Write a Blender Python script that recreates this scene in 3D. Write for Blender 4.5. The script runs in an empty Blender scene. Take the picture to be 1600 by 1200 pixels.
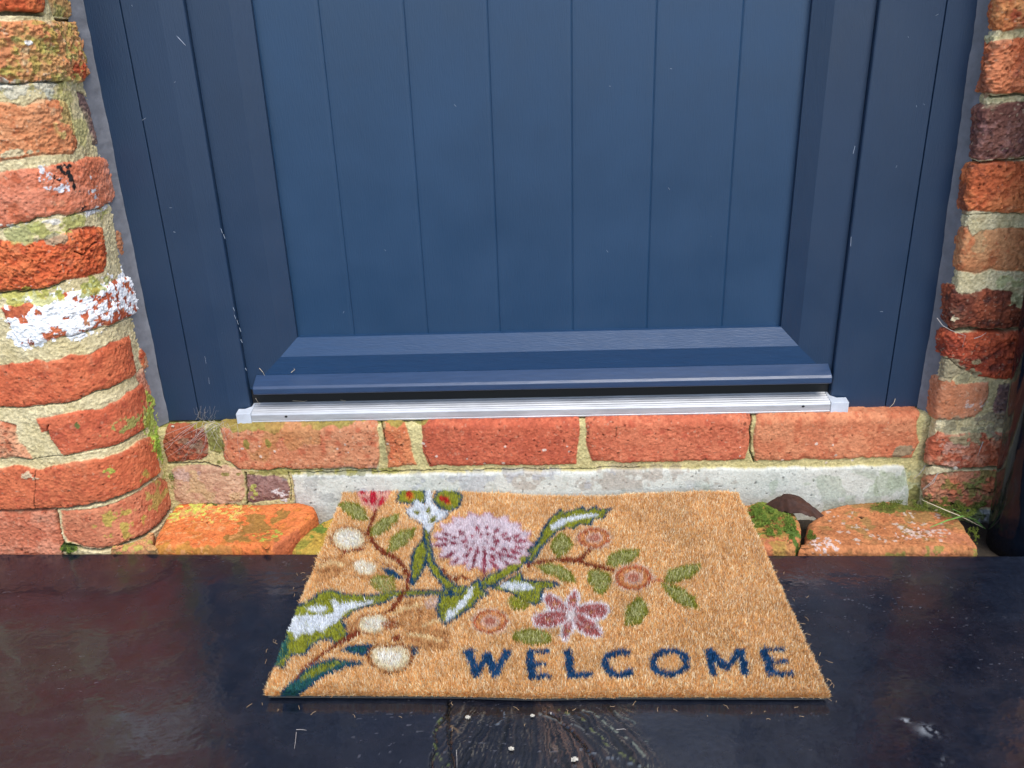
import bpy, math, random
import numpy as np
from mathutils import Vector
random.seed(4); rng=np.random.default_rng(7)
S=bpy.context.scene
# ------------------------------------------------------------------ camera
FX=1.33394599; CR=(1.16945386,0.03157922,0.0232182); CP=(0.07523647,-1.13852866,0.68396367)
cd=bpy.data.cameras.new('camera'); cam=bpy.data.objects.new('camera',cd); S.collection.objects.link(cam)
cd.sensor_width=36; cd.lens=FX*22.5; cd.clip_start=.01; cd.clip_end=200
cam.location=CP; cam.rotation_euler=CR; S.camera=cam
# ------------------------------------------------------------------ light
SUN_EL=math.radians(58); SUN_AZ=math.radians(158)      # azimuth clockwise from +Y
w=bpy.data.worlds.new('World'); S.world=w; w.use_nodes=True
nt=w.node_tree; bg=nt.nodes['Background']
sky=nt.nodes.new('ShaderNodeTexSky'); sky.sky_type='NISHITA'; sky.sun_disc=False
sky.sun_elevation=SUN_EL; sky.sun_rotation=SUN_AZ; sky.air_density=1.0; sky.dust_density=1.3; sky.ozone_density=1.0
nt.links.new(sky.outputs[0],bg.inputs[0]); bg.inputs[1].default_value=.15
sl=bpy.data.lights.new('sun','SUN'); sl.energy=1.3; sl.angle=math.radians(28); sl.color=(1,.95,.88)
sun=bpy.data.objects.new('sun',sl); S.collection.objects.link(sun)
sd=Vector((math.sin(SUN_AZ)*math.cos(SUN_EL),math.cos(SUN_AZ)*math.cos(SUN_EL),math.sin(SUN_EL)))
sun.rotation_euler=(-sd).to_track_quat('-Z','Y').to_euler(); sun.location=(0,-3,4)
S.view_settings.view_transform='Standard'; S.view_settings.look='None'; S.view_settings.gamma=1
S.view_settings.exposure=0.98
try: S.view_settings.use_curve_mapping=False
except Exception: pass
# ------------------------------------------------------------------ maths
def rot(a):
    cx,sx=np.cos(a[0]),np.sin(a[0]);cy,sy=np.cos(a[1]),np.sin(a[1]);cz,sz=np.cos(a[2]),np.sin(a[2])
    Rx=np.array([[1,0,0],[0,cx,-sx],[0,sx,cx]]);Ry=np.array([[cy,0,sy],[0,1,0],[-sy,0,cy]]);Rz=np.array([[cz,-sz,0],[sz,cz,0],[0,0,1]])
    return Rz@Ry@Rx
RM=rot(CR); CPa=np.array(CP)
def ray(px,py):
    px=np.asarray(px,float);py=np.asarray(py,float);f=FX*1000
    d=np.stack([(px-800)/f,-(py-600)/f,-np.ones_like(px)],-1); return d@RM.T
def hit(px,py,ax,val):
    d=ray(px,py); t=(val-CPa[ax])/d[...,ax]; return CPa+t[...,None]*d
PERM=np.random.default_rng(11).integers(0,2**31,4096)
def _h(i,j,k,s): return PERM[(i*73+j*179+k*283+s*37+PERM[(i*13+j*7+k*31+s)&4095])&4095]/2**31*2-1
def vnoise(x,y,z,s=0):
    xi,yi,zi=np.floor(x).astype(np.int64),np.floor(y).astype(np.int64),np.floor(z).astype(np.int64)
    fx,fy,fz=x-xi,y-yi,z-zi
    ux,uy,uz=[f*f*f*(f*(f*6-15)+10) for f in (fx,fy,fz)]
    r=0
    for a in (0,1):
        for b in (0,1):
            for c in (0,1):
                r=r+_h(xi+a,yi+b,zi+c,s)*(ux if a else 1-ux)*(uy if b else 1-uy)*(uz if c else 1-uz)
    return r
def fbm(x,y,z,sc,oc=4,s=0,g=.5):
    """sc = feature size in metres"""
    r=0;a=1;t=0;f=1/sc
    for o in range(oc):
        r=r+a*vnoise(x*f+17.3*o,y*f-9.1*o,z*f+4.7*o,s+o*5); t+=a; a*=g; f*=2.03
    return r/t
def ridged(x,y,z,sc,oc=4,s=0):
    r=0;a=1;t=0;f=1/sc
    for o in range(oc):
        r=r+a*(1-2*np.abs(vnoise(x*f+7.3*o,y*f+3.1*o,z*f,s+o*5))); t+=a; a*=.55; f*=2.1
    return r/t
def sst(a,b,x):
    t=np.clip((x-a)/(b-a),0,1); return t*t*(3-2*t)
def sdf(poly,x,y):
    """signed distance, positive inside"""
    p=np.asarray(poly,float); n=len(p); d=np.full(x.shape,1e9); ins=np.zeros(x.shape,bool)
    for i in range(n):
        a=p[i];b=p[(i+1)%n]; e=b-a
        wx=x-a[0];wy=y-a[1]; t=np.clip((wx*e[0]+wy*e[1])/(e@e+1e-18),0,1)
        d=np.minimum(d,(wx-t*e[0])**2+(wy-t*e[1])**2)
        c=((a[1]<=y)&(b[1]>y))|((b[1]<=y)&(a[1]>y))
        xi=a[0]+(y-a[1])/(e[1] if abs(e[1])>1e-12 else 1e-12)*e[0]
        ins^=c&(x<xi)
    d=np.sqrt(d); return np.where(ins,d,-d)
def lin(c):
    c=np.asarray(c,float)/255; return np.where(c<=.04045,c/12.92,((c+.055)/1.055)**2.4)
KA=.76
def alb(c,k=None):
    l=lin(c)
    if k is None:
        g=l@np.array([.3,.6,.1]); l=g+(l-g)*.93; q=np.clip((l.max()-l.min())/l.max()*1.6-.8,0,1); l=l*(1+q*np.array([-.02,.20,.0]))
        return l*(.95 if min(c)>244 else KA)+.008
    return l*k*.95+.008
# ------------------------------------------------------------------ objects
def link(o,parent=None):
    S.collection.objects.link(o)
    if parent: o.parent=parent
    return o
def tag(o,label,cat=None,group=None,kind=None):
    if label:o['label']=label
    if cat:o['category']=cat
    if group:o['group']=group
    if kind:o['kind']=kind
    return o
def empty(name,loc=(0,0,0)):
    o=bpy.data.objects.new(name,None); o.location=loc; o.empty_display_size=.05; link(o); bpy.context.view_layer.update(); return o
def mesh_np(name,V,F,mat,parent=None,col=None,smooth=True,extra=None):
    """V (n,3); F (m,3|4) arrays or list of arrays; world coordinates"""
    if not isinstance(F,list): F=[F]
    V=np.asarray(V,np.float32)
    org=np.array([0,0,0],np.float32) if parent is None else np.array(parent.matrix_world.translation,np.float32)
    me=bpy.data.meshes.new(name)
    nl=sum(f.size for f in F); nf=sum(len(f) for f in F)
    me.vertices.add(len(V)); me.vertices.foreach_set('co',(V-org).ravel())
    me.loops.add(nl); me.polygons.add(nf)
    me.loops.foreach_set('vertex_index',np.concatenate([f.ravel() for f in F]).astype(np.int32))
    tot=np.concatenate([np.full(len(f),f.shape[1],np.int32) for f in F]); st=np.concatenate([[0],np.cumsum(tot)[:-1]]).astype(np.int32)
    me.polygons.foreach_set('loop_start',st); me.polygons.foreach_set('loop_total',tot)
    me.polygons.foreach_set('use_smooth',np.full(nf,smooth))
    me.update(calc_edges=True)
    if col is not None:
        a=me.color_attributes.new('Col','FLOAT_COLOR','POINT'); c4=np.ones((len(V),4),np.float32); c4[:,:3]=np.clip(col,0,1); a.data.foreach_set('color',c4.ravel())
    if extra:
        for k,v in extra.items():
            a=me.attributes.new(k,'FLOAT','POINT'); a.data.foreach_set('value',np.asarray(v,np.float32).ravel())
    me.materials.append(mat); me.validate()
    o=bpy.data.objects.new(name,me); link(o,parent); return o
def gridF(nu,nv,flip=False):
    i,j=np.meshgrid(np.arange(nu-1),np.arange(nv-1),indexing='ij'); a=(i*nv+j).ravel()
    f=np.stack([a,a+nv,a+nv+1,a+1],1)
    return f[:,::-1] if flip else f
class MB:
    def __init__(s): s.v=[];s.f=[]
    def add(s,V,F): b=len(s.v); s.v+=[tuple(map(float,v)) for v in V]; s.f+=[tuple(i+b for i in f) for f in F]
    def box(s,x0,x1,y0,y1,z0,z1):
        s.add([(x0,y0,z0),(x1,y0,z0),(x1,y1,z0),(x0,y1,z0),(x0,y0,z1),(x1,y0,z1),(x1,y1,z1),(x0,y1,z1)],
              [(0,3,2,1),(4,5,6,7),(0,1,5,4),(1,2,6,5),(2,3,7,6),(3,0,4,7)])
    def prism(s,prof,axis,a,b):
        """prof: list of 2D points, extruded along axis ('x': (y,z) profile, 'z': (x,y) profile)"""
        n=len(prof); mk=(lambda p,t:(t,p[0],p[1])) if axis=='x' else (lambda p,t:(p[0],p[1],t))
        s.add([mk(p,a) for p in prof]+[mk(p,b) for p in prof],[(i,(i+1)%n,n+(i+1)%n,n+i) for i in range(n)]+[tuple(range(n))[::-1],tuple(range(n,2*n))])
    def tube(s,pts,r,n=6,taper=None):
        pts=[Vector(p) for p in pts]; rings=[]
        for i,p in enumerate(pts):
            d=(pts[min(i+1,len(pts)-1)]-pts[max(i-1,0)]).normalized()
            a=d.cross(Vector((0,0,1)));  a=a.normalized() if a.length>1e-3 else Vector((1,0,0)); b=d.cross(a)
            rr=r*(taper(i/(len(pts)-1)) if taper else 1)
            rings.append([p+a*math.cos(2*math.pi*k/n)*rr+b*math.sin(2*math.pi*k/n)*rr for k in range(n)])
        V=[v for q in rings for v in q]; F=[(i*n+k,i*n+(k+1)%n,(i+1)*n+(k+1)%n,(i+1)*n+k) for i in range(len(pts)-1) for k in range(n)]
        F+=[tuple(range(n))[::-1],tuple(range(len(V)-n,len(V)))]
        s.add(V,F)
    def build(s,name,mat,parent=None,bevel=0,smooth=False):
        me=bpy.data.meshes.new(name); org=Vector((0,0,0)) if parent is None else parent.matrix_world.translation
        me.from_pydata([tuple(Vector(v)-org) for v in s.v],[],s.f); me.materials.append(mat)
        import bmesh
        bm=bmesh.new(); bm.from_mesh(me); bmesh.ops.recalc_face_normals(bm,faces=bm.faces); bm.to_mesh(me); bm.free()
        if smooth: me.polygons.foreach_set('use_smooth',[True]*len(me.polygons))
        o=bpy.data.objects.new(name,me); link(o,parent)
        if bevel:
            m=o.modifiers.new('b','BEVEL'); m.width=bevel; m.segments=2; m.limit_method='ANGLE'; m.angle_limit=math.radians(20); m.harden_normals=False
        return o
# ------------------------------------------------------------------ materials
def mat(name,base=(.5,.5,.5),rough=.5,metal=0,spec=.5,attr=False,noise=None,bump=None,coat=0,specks=None,fine=None):
    m=bpy.data.materials.new(name); m.use_nodes=True; t=m.node_tree; n=t.nodes; L=t.links; p=n['Principled BSDF']
    p.inputs['Roughness'].default_value=rough; p.inputs['Metallic'].default_value=metal; p.inputs['Specular IOR Level'].default_value=spec
    p.inputs['Coat Weight'].default_value=coat
    tc=n.new('ShaderNodeTexCoord')
    if attr:
        a=n.new('ShaderNodeAttribute'); a.attribute_name='Col'; src=a.outputs['Color']
    else:
        r=n.new('ShaderNodeRGB'); r.outputs[0].default_value=(*base,1); src=r.outputs[0]
    if noise:   # (scale, amount, stretch)
        mp=n.new('ShaderNodeMapping'); mp.inputs['Scale'].default_value=noise[2] if len(noise)>2 else (1,1,1)
        L.new(tc.outputs['Object'],mp.inputs[0]); q=n.new('ShaderNodeTexNoise'); q.inputs['Scale'].default_value=noise[0]; q.inputs['Detail'].default_value=6; q.inputs['Roughness'].default_value=.65
        L.new(mp.outputs[0],q.inputs['Vector']); mr=n.new('ShaderNodeMapRange'); mr.inputs[1].default_value=.3;mr.inputs[2].default_value=.7;mr.inputs[3].default_value=1-noise[1];mr.inputs[4].default_value=1+noise[1]
        L.new(q.outputs[0],mr.inputs[0]); mx=n.new('ShaderNodeMix'); mx.data_type='RGBA'; mx.blend_type='MULTIPLY'; mx.inputs[0].default_value=1
        L.new(src,mx.inputs[6]); L.new(mr.outputs[0],mx.inputs[7]); src=mx.outputs[2]
    if specks:  # (scale, size, colour)
        v=n.new('ShaderNodeTexVoronoi'); v.inputs['Scale'].default_value=specks[0]; L.new(tc.outputs['Object'],v.inputs['Vector'])
        sp=n.new('ShaderNodeSeparateColor'); L.new(v.outputs['Color'],sp.inputs[0])
        th=n.new('ShaderNodeMath'); th.operation='MULTIPLY'; L.new(sp.outputs[0],th.inputs[0]); th.inputs[1].default_value=specks[1]
        th2=n.new('ShaderNodeMath'); th2.operation='SUBTRACT'; L.new(th.outputs[0],th2.inputs[0]); th2.inputs[1].default_value=specks[1]*.72
        lt=n.new('ShaderNodeMath'); lt.operation='LESS_THAN'; L.new(v.outputs['Distance'],lt.inputs[0]); L.new(th2.outputs[0],lt.inputs[1])
        mx=n.new('ShaderNodeMix'); mx.data_type='RGBA'; L.new(lt.outputs[0],mx.inputs[0]); L.new(src,mx.inputs[6]); mx.inputs[7].default_value=(*specks[2],1); src=mx.outputs[2]
    L.new(src,p.inputs['Base Color'])
    if bump:    # (scale, distance, stretch)
        mp=n.new('ShaderNodeMapping'); mp.inputs['Scale'].default_value=bump[2] if len(bump)>2 else (1,1,1)
        L.new(tc.outputs['Object'],mp.inputs[0]); q=n.new('ShaderNodeTexNoise'); q.inputs['Scale'].default_value=bump[0]; q.inputs['Detail'].default_value=5
        L.new(mp.outputs[0],q.inputs['Vector']); b=n.new('ShaderNodeBump'); b.inputs['Distance'].default_value=bump[1]; b.inputs['Strength'].default_value=1
        L.new(q.outputs[0],b.inputs['Height']); L.new(b.outputs[0],p.inputs['Normal'])
    if fine:    # roughness variation (scale, lo, hi)
        q=n.new('ShaderNodeTexNoise'); q.inputs['Scale'].default_value=fine[0]; q.inputs['Detail'].default_value=6; L.new(tc.outputs['Object'],q.inputs['Vector'])
        mr=n.new('ShaderNodeMapRange'); mr.inputs[1].default_value=.35;mr.inputs[2].default_value=.65;mr.inputs[3].default_value=fine[1];mr.inputs[4].default_value=fine[2]
        L.new(q.outputs[0],mr.inputs[0]); L.new(mr.outputs[0],p.inputs['Roughness'])
    return m
M_masonry=mat('weathered_masonry',rough=.92,spec=.25,attr=True,noise=(420,.13),bump=(560,.0004))
M_wallfar=mat('plain_brickwork',(.33,.10,.05),.9,noise=(30,.4),bump=(300,.001))
NAVY=(.0115,.033,.074)
M_pvc=mat('navy_upvc',NAVY,.42,spec=.55,noise=(9,.07),bump=(60,.00035,(14,14,1)),fine=(14,.36,.5),specks=(70,.06,(.45,.48,.5)))
M_pvcp=mat('navy_door_panel',(.0100,.044,.102),.36,spec=.6,noise=(5,.10),bump=(55,.00030,(10,10,1)),fine=(10,.34,.46),specks=(60,.05,(.4,.45,.5)))
M_rail=mat('navy_embossed_rail',(.012,.044,.108),.45,spec=.4,noise=(20,.10,(1,12,12)),bump=(90,.00030,(1,6,6)),fine=(30,.40,.48),specks=(70,.05,(.5,.5,.5)))
M_bar=mat('navy_weather_bar',(.022,.050,.112),.36,spec=.6,noise=(30,.12,(1,8,8)),bump=(30,.0004,(1,5,5)),specks=(90,.06,(.5,.5,.5)))
M_alu=mat('brushed_aluminium',(.50,.51,.52),.50,metal=.4,noise=(14,.22,(1,6,6)),bump=(200,.00006,(.05,1,1)))
M_cap=mat('white_plastic_cap',(.55,.59,.64),.45,noise=(45,.18),specks=(150,.12,(.12,.10,.08)))
M_black=mat('shade_black',(.008,.008,.008),.7)  # near-black standing in for the shade in the door gap and screw holes
M_seal=mat('grey_sealant',(.19,.193,.21),.62,spec=.3,noise=(60,.2),bump=(50,.0016),specks=(260,.08,(.3,.28,.25)))
M_slate=mat('wet_black_slate',rough=.3,spec=.8,attr=True,coat=.32,bump=(40,.00022,(1,2.6,1)),fine=(26,.13,.30),noise=(260,.3))
M_planter=mat('glossy_black_paint',(.004,.006,.011),.10,spec=.30,noise=(40,.3),bump=(9,.002),specks=(45,.055,(.4,.4,.4)))
M_fibre=mat('coir_fibre',rough=.75,spec=.3,attr=True)
M_moss=mat('moss_leaf',rough=.8,spec=.2,attr=True)
M_straw=mat('dry_straw',(.55,.46,.33),.7,noise=(200,.2))
M_pale=mat('pale_root',(.45,.40,.36),.7,noise=(200,.2))
M_grass=mat('grass_blade',(.16,.33,.07),.5,noise=(80,.2))
M_leaf=mat('dead_leaf_brown',(.050,.018,.009),.75,noise=(70,.4),bump=(150,.0008))
M_soil=mat('dark_soil',(.030,.022,.014),.95,noise=(60,.5),bump=(90,.004))
M_ground=mat('wet_paving',(.10,.10,.10),.8,noise=(6,.3),bump=(40,.003))
M_stone=mat('white_chip',(.50,.46,.38),.8,noise=(200,.1))
M_scratch=mat('pale_scratch',(.42,.48,.56),.6)
# ------------------------------------------------------------------ masonry surfaces
class Corner:
    """brick corner: front plane, quarter-round arris, reveal. sgn +1: reveal on the right"""
    def __init__(s,xc,yc,R,sgn,k=0): s.xc,s.yc,s.R,s.sgn,s.k=xc,yc,R,sgn,k; s.A=math.pi*R/2
    def P(s,u,v,h):
        th=np.clip(u/s.R,0,math.pi/2); r=s.R+h
        nx=np.sin(th); ny=-np.cos(th)
        x=s.R*nx+np.minimum(u,0); y=s.R*ny+np.maximum(u-s.A,0)
        return np.stack([s.xc+s.sgn*(x+nx*h)+s.k*v, s.yc+y+ny*h, v],-1)
    def uv(s,px,py):
        d=ray(px,py); O=CPa.copy(); C=s.k
        # work in sheared space x' = x - k z
        dx=d[:,0]-C*d[:,2]; ox=O[0]-C*O[2]; dy=d[:,1]; oy=O[1]
        t=(s.yc-s.R-oy)/dy; x=s.sgn*(ox+t*dx-s.xc)
        u=x.copy(); T=t.copy(); bad=x>0
        a=dx*dx+dy*dy; b=2*(dx*(ox-s.xc)+dy*(oy-s.yc)); c=(ox-s.xc)**2+(oy-s.yc)**2-s.R**2; D=b*b-4*a*c
        t2=(-b-np.sqrt(np.maximum(D,0)))/(2*a); xx=s.sgn*(ox+t2*dx-s.xc); yy=oy+t2*dy-s.yc
        ok=bad&(D>=0)&(yy<=0)&(xx>=0); u=np.where(ok,s.R*np.arctan2(np.maximum(xx,0),-yy),u); T=np.where(ok,t2,T)
        rest=bad&~ok; t3=(s.xc+s.sgn*s.R-ox)/dx; y3=oy+t3*dy-s.yc
        u=np.where(rest,s.A+np.maximum(y3,0),u); T=np.where(rest,t3,T)
        return u,O[2]+T*d[:,2]
class Ledge:
    """sill wall: vertical face y=y0 to height zt, small arris, then flat top running back"""
    def __init__(s,y0,zt,R): s.y0,s.zt,s.R=y0,zt,R; s.A=math.pi*R/2
    def P(s,u,v,h):
        vt=s.zt-s.R; a=np.clip((v-vt)/s.R,0,math.pi/2); ny=-np.cos(a); nz=np.sin(a)
        y=s.y0+s.R+ny*(s.R+h)+np.maximum(v-vt-s.A,0); z=np.minimum(v,vt)+nz*(s.R+h)
        return np.stack([u,y,z],-1)
    def uv(s,px,py):
        q=hit(px,py,1,s.y0); u=q[:,0]; v=q[:,2]; up=v>s.zt-s.R*.5
        t=hit(px,py,2,s.zt); return np.where(up,t[:,0],u),np.where(up,s.zt-s.R+s.A+np.maximum(t[:,1]-s.y0-s.R,0),v)
def masonry(name,srf,u0,u1,v0,v1,step,bricks,stains_shade,cracks,mortar,seed=0,parent=None,split=None,ms=1.0,cols_m=None):
    us=np.arange(u0,u1,step); vs=np.arange(v0,v1,step); U,V=np.meshgrid(us,vs,indexing='ij')
    Z0=np.zeros_like(U)+seed*3.7
    n1=fbm(U,V,Z0,.022,4,seed); n2=fbm(U,V,Z0,.004,3,seed+3); n3=fbm(U,V,Z0,.06,3,seed+7); nf=fbm(U,V,Z0,.0022,2,seed+9); rg=ridged(U,V*1.7,Z0,.014,4,seed+4)
    wu=fbm(U,V,Z0+5,.03,4,seed+12)*.0045+nf*.0009; wv=fbm(U,V,Z0+9,.025,4,seed+13)*.0035+n2*.0008
    Uw=U+wu; Vw=V+wv
    H=-.0021+.0013*n1+.0010*n2+.0006*nf+.0007*np.clip(rg,0,1)
    c0,c1=[alb(c) for c in mortar]
    t=np.clip(.5+.9*n1+.35*nf,0,1)[...,None]; C=c0*(1-t)+c1*t
    C=C*(1.22+.30*n2[...,None]+.34*nf[...,None])
    C=np.where((nf>.62)[...,None],C*.6,C)
    near=np.full(U.shape,-1.0)
    ID=np.zeros(U.shape,int)
    for bi,b in enumerate(bricks):
        px=np.array(b['p'],float); bu,bv=srf.uv(px[:,0],px[:,1]); poly=np.stack([bu,bv],1)
        m=.012; sel=(U>bu.min()-m)&(U<bu.max()+m)&(V>bv.min()-m)&(V<bv.max()+m)
        if not sel.any(): continue
        d=sdf(poly,Uw[sel],Vw[sel])+b.get('grow',.0)
        e=b.get('rough',1.0)*.8; off=b.get('h',0.0); sd_=bi*7+seed
        u,v=U[sel],V[sel]; z=Z0[sel]+bi*2.3
        er=fbm(u,v,z,.03,4,sd_)
        rr=ridged(u,v*1.6,z,.016,5,sd_+2)
        pit=np.clip(fbm(u,v,z,.0045,2,sd_+5)-.46,0,1); cre=sst(.30,.55,-ridged(u+.3*v,v*2.2,z,.012,3,sd_+21))*min(1,.35+.4*e)*sst(-.2,.3,er+.2)
        hb=off+e*(.0009*er+.0009*np.clip(rr,-.6,.8)+.0009*n2[sel])+(.0004+.0004*e)*nf[sel]+.0006*e*np.round(3*er+.8*n2[sel])/1.5-.005*pit*(.4+e*.5)-.0013*cre*e
        ed=b.get('edge',.0018)*(1+.3*e)*(1+3.0*np.clip(fbm(u,v,z+8,.013,3,sd_+31)-.08,0,1)); hb=hb-(.0030+.0008*e)*np.exp(-np.maximum(d,0)/ed)
        k=sst(-.0009,.0009,d)
        H[sel]=H[sel]*(1-k)+hb*k
        a0,a1=alb(b['c'][0]),alb(b['c'][1]); a2=alb(b['c'][2]) if len(b['c'])>2 else a1
        t=sst(-.35,.35,er+.35*n2[sel])[...,None]; cb=a0*(1-t)+a1*t
        t=sst(.05,.55,fbm(u,v,z+3,.011,4,sd_+8)+.2*nf[sel])[...,None]; cb=cb*(1-t)+a2*t
        cb=cb*(1.12+b.get('var',1)*(.26*n2[sel][...,None]+.19*nf[sel][...,None])+.12*n3[sel][...,None])
        t=sst(.0,.3,pit)[...,None]; cb=cb*(1-.6*t)*(1-.30*cre[...,None])
        t=(sst(.50,.62,fbm(u,v,z+6,.0035,2,sd_+11))*b.get('speck',.35))[...,None]; cb=cb*(1-t)+alb((226,196,160))*t
        # thin mortar smears on the edge
        sm=sst(.25,.6,fbm(u,v,z+1,.02,4,sd_+15)+.55*np.exp(-np.maximum(d,0)/.004)-.15)*b.get('smear',.35)
        cb=cb*(1-sm[...,None])+c1*sm[...,None]
        C[sel]=C[sel]*(1-k[...,None])+cb*k[...,None]
        q=ID[sel]; q[d>0]=bi+1; ID[sel]=q
    for (x,y,rx,ry,col,dens,sc,dh,*o) in stains_shade:
        pu,pv=srf.uv(np.array([x,x+rx*.3,x,x-rx*.3],float),np.array([y,y,y+ry*.3,y],float))
        ru=max(abs(pu[1]-pu[3])/.6,1e-4); rv=max(abs(pv[2]-pv[0])/.3,1e-4)
        sel=(abs(U-pu[0])<ru*1.5)&(abs(V-pv[0])<rv*1.5)
        if not sel.any(): continue
        u,v=U[sel],V[sel]; d=np.hypot((u-pu[0])/ru,(v-pv[0])/rv)
        nn=fbm(u,v,Z0[sel]+x*.01,sc,4,int(x)%50)*1.6
        k=sst(0,.12,dens-d*d*dens+nn-.25)*np.clip((1.5-d)*4,0,1)
        k=k*(o[0] if o else 1)
        C[sel]=C[sel]*(1-k[...,None])+alb(col)*(1+.35*n2[sel]+.25*nf[sel])[...,None]*k[...,None]
        H[sel]=H[sel]+dh*k*(1+.5*nf[sel])
    for (pts,wd,dp) in cracks:
        px=np.array(pts,float); cu,cv=srf.uv(px[:,0],px[:,1])
        sel=(U>cu.min()-.01)&(U<cu.max()+.01)&(V>cv.min()-.01)&(V<cv.max()+.01)
        d=np.full(sel.sum(),9.)
        for i in range(len(px)-1):
            ax,ay=cu[i],cv[i]; ex,ey=cu[i+1]-ax,cv[i+1]-ay; wx,wy=Uw[sel]-ax,Vw[sel]-ay
            t=np.clip((wx*ex+wy*ey)/(ex*ex+ey*ey+1e-12),0,1); d=np.minimum(d,np.hypot(wx-t*ex,wy-t*ey))
        k=1-sst(wd*.4,wd,d+.0006*n1[sel]); H[sel]-=dp*k; C[sel]*=(1-.75*k[...,None])
    P=srf.P(U,V,H); nu,nv=U.shape
    F=gridF(nu,nv,flip=getattr(srf,'sgn',1)<0); P=P.reshape(-1,3); C=C.reshape(-1,3); ID=ID.reshape(-1)
    out=[]
    if split:
        fid=ID[F].max(1); rest=np.ones(len(F),bool)
        for (idx,nm) in split:
            q=np.isin(fid,idx); rest&=~q; f=F[q]; used,inv=np.unique(f,return_inverse=True); out.append(mesh_np(nm,P[used],inv.reshape(f.shape),M_masonry,None,C[used]))
        f=F[rest]; used,inv=np.unique(f,return_inverse=True); out.insert(0,mesh_np(name,P[used],inv.reshape(f.shape),M_masonry,parent,C[used]))
        return out
    return mesh_np(name,P,F,M_masonry,parent,C)
OR=[(214,100,52),(232,126,70),(190,72,38)]; RED=[(200,82,48),(218,104,62),(172,66,40)]; PINK=[(206,120,84),(222,146,108),(196,100,66)]
OCH=[(206,146,88),(212,124,76),(178,158,84)]; LOR=[(216,132,84),(226,150,100),(200,106,62)]; DRK=[(112,62,50),(140,76,58),(92,50,48)]; DR2=[(128,56,36),(176,80,48),(92,46,38)]
DEEP=[(212,84,34),(226,106,52),(180,62,28)]; PUR=[(120,92,88),(146,110,98),(96,76,78)]
# ---- left pier
LP=Corner(-.578,-.037,.075,1,.010)
LB=[dict(p=[(-200,-60),(-200,20),(30,19),(69,20),(72,0),(75,-60)],c=DEEP,rough=1.6,h=.002),
 dict(p=[(84,-60),(80,0),(88,26),(116,30),(115,0),(112,-60)],c=OCH,rough=1.3),
 dict(p=[(-190,36),(0,33),(60,32),(118,32),(128,60),(137,100),(138,115),(131,130),(108,127),(60,126),(20,129),(-190,130)],c=OCH,rough=2.8,h=.002,speck=.6,smear=.8),
 dict(p=[(-85,160),(0,158),(40,165),(60,155),(105,157),(115,190),(124,225),(118,240),(60,246),(0,253),(-85,256)],c=[(222,132,84),(226,142,96),(200,104,60)],rough=1.7,smear=.5),
 dict(p=[(124,143),(134,146),(143,168),(150,198),(158,228),(148,226),(138,190),(125,163)],c=PUR,rough=1.2,h=-.001),
 dict(p=[(-190,273),(0,268),(60,262),(100,255),(140,245),(165,242),(175,262),(183,315),(160,325),(120,333),(60,342),(0,356),(-190,364)],c=[(222,112,76),(226,128,98),(200,92,56)],rough=1.1,h=.0015,smear=.2),
 dict(p=[(-60,378),(0,374),(50,378),(80,372),(110,358),(160,353),(163,375),(170,400),(165,425),(145,433),(105,440),(60,450),(0,458),(-60,462)],c=DEEP,rough=2.6,h=.001,smear=.15),
 dict(p=[(181,350),(191,338),(197,365),(205,405),(200,412),(190,400),(183,370)],c=[(176,104,72),(190,116,80)],rough=1),
 dict(p=[(2,482),(60,468),(110,458),(160,446),(205,428),(213,450),(222,478),(215,490),(165,508),(100,528),(32,543),(18,520)],c=RED,rough=.9,h=.0015),
 dict(p=[(0,572),(60,563),(75,568),(110,556),(140,555),(175,535),(203,523),(209,550),(215,580),(200,592),(150,612),(105,628),(60,634),(0,638),(-120,640),(-120,575)],c=[(214,92,52),(224,106,64),(196,80,46)],rough=.8,h=.001,smear=.1,speck=.2),
 dict(p=[(221,540),(235,562),(236,574),(224,579),(217,560)],c=OR,rough=.6,h=.002),
 dict(p=[(213,582),(224,574),(240,610),(253,650),(257,664),(248,668),(238,640),(228,620),(220,600)],c=[(210,118,88),(214,136,110)],rough=.8),
 dict(p=[(54,655),(85,650),(120,640),(160,638),(200,613),(222,595),(230,620),(236,655),(230,668),(190,690),(150,702),(97,712),(80,690),(72,675),(62,677)],c=[(208,88,52),(218,100,62),(190,76,46)],rough=.6,h=.001,smear=.12,speck=.2),
 dict(p=[(-80,660),(0,660),(25,665),(30,690),(40,700),(48,716),(-80,718)],c=PINK,rough=2,h=0),
 dict(p=[(-100,733),(0,730),(40,729),(60,735),(110,722),(170,712),(215,690),(240,680),(245,715),(250,738),(235,752),(200,770),(160,783),(110,792),(55,796),(0,797),(-100,797)],c=[(206,92,52),(218,104,62),(190,76,42)],rough=.8,h=.0025,smear=.1),
 dict(p=[(92,798),(140,795),(200,777),(235,757),(252,746),(265,750),(272,780),(268,795),(253,818),(219,838),(160,858),(125,855),(105,848),(97,825)],c=[(206,108,74),(218,124,88),(196,90,58)],rough=.7,h=-.001,smear=.15),
 dict(p=[(-150,800),(0,800),(84,798),(92,825),(99,850),(96,880),(-150,884)],c=[(204,104,72),(214,128,98),(190,88,58)],rough=1.2,h=-.001,smear=.25)]
rowsL=[(-60,20),(36,130),(158,256),(273,362),(378,462),(486,560),(574,640),(660,718),(733,797),(802,884)]
for i,(a,b) in enumerate(rowsL):
    xs=[-205,-215,-100,-205,-75,-30,-135,-95,-115,-165][i]; 
    for k in range(4):
        x1=xs-8; x0=x1-(230 if (i+k)%2 else 190); LB.append(dict(p=[(x0,a+2),(x1,a+1),(x1,b),(x0,b+2)],c=[OR,RED,LOR,DEEP][(i*3+k)%4],rough=1.3)); xs=x0
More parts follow.
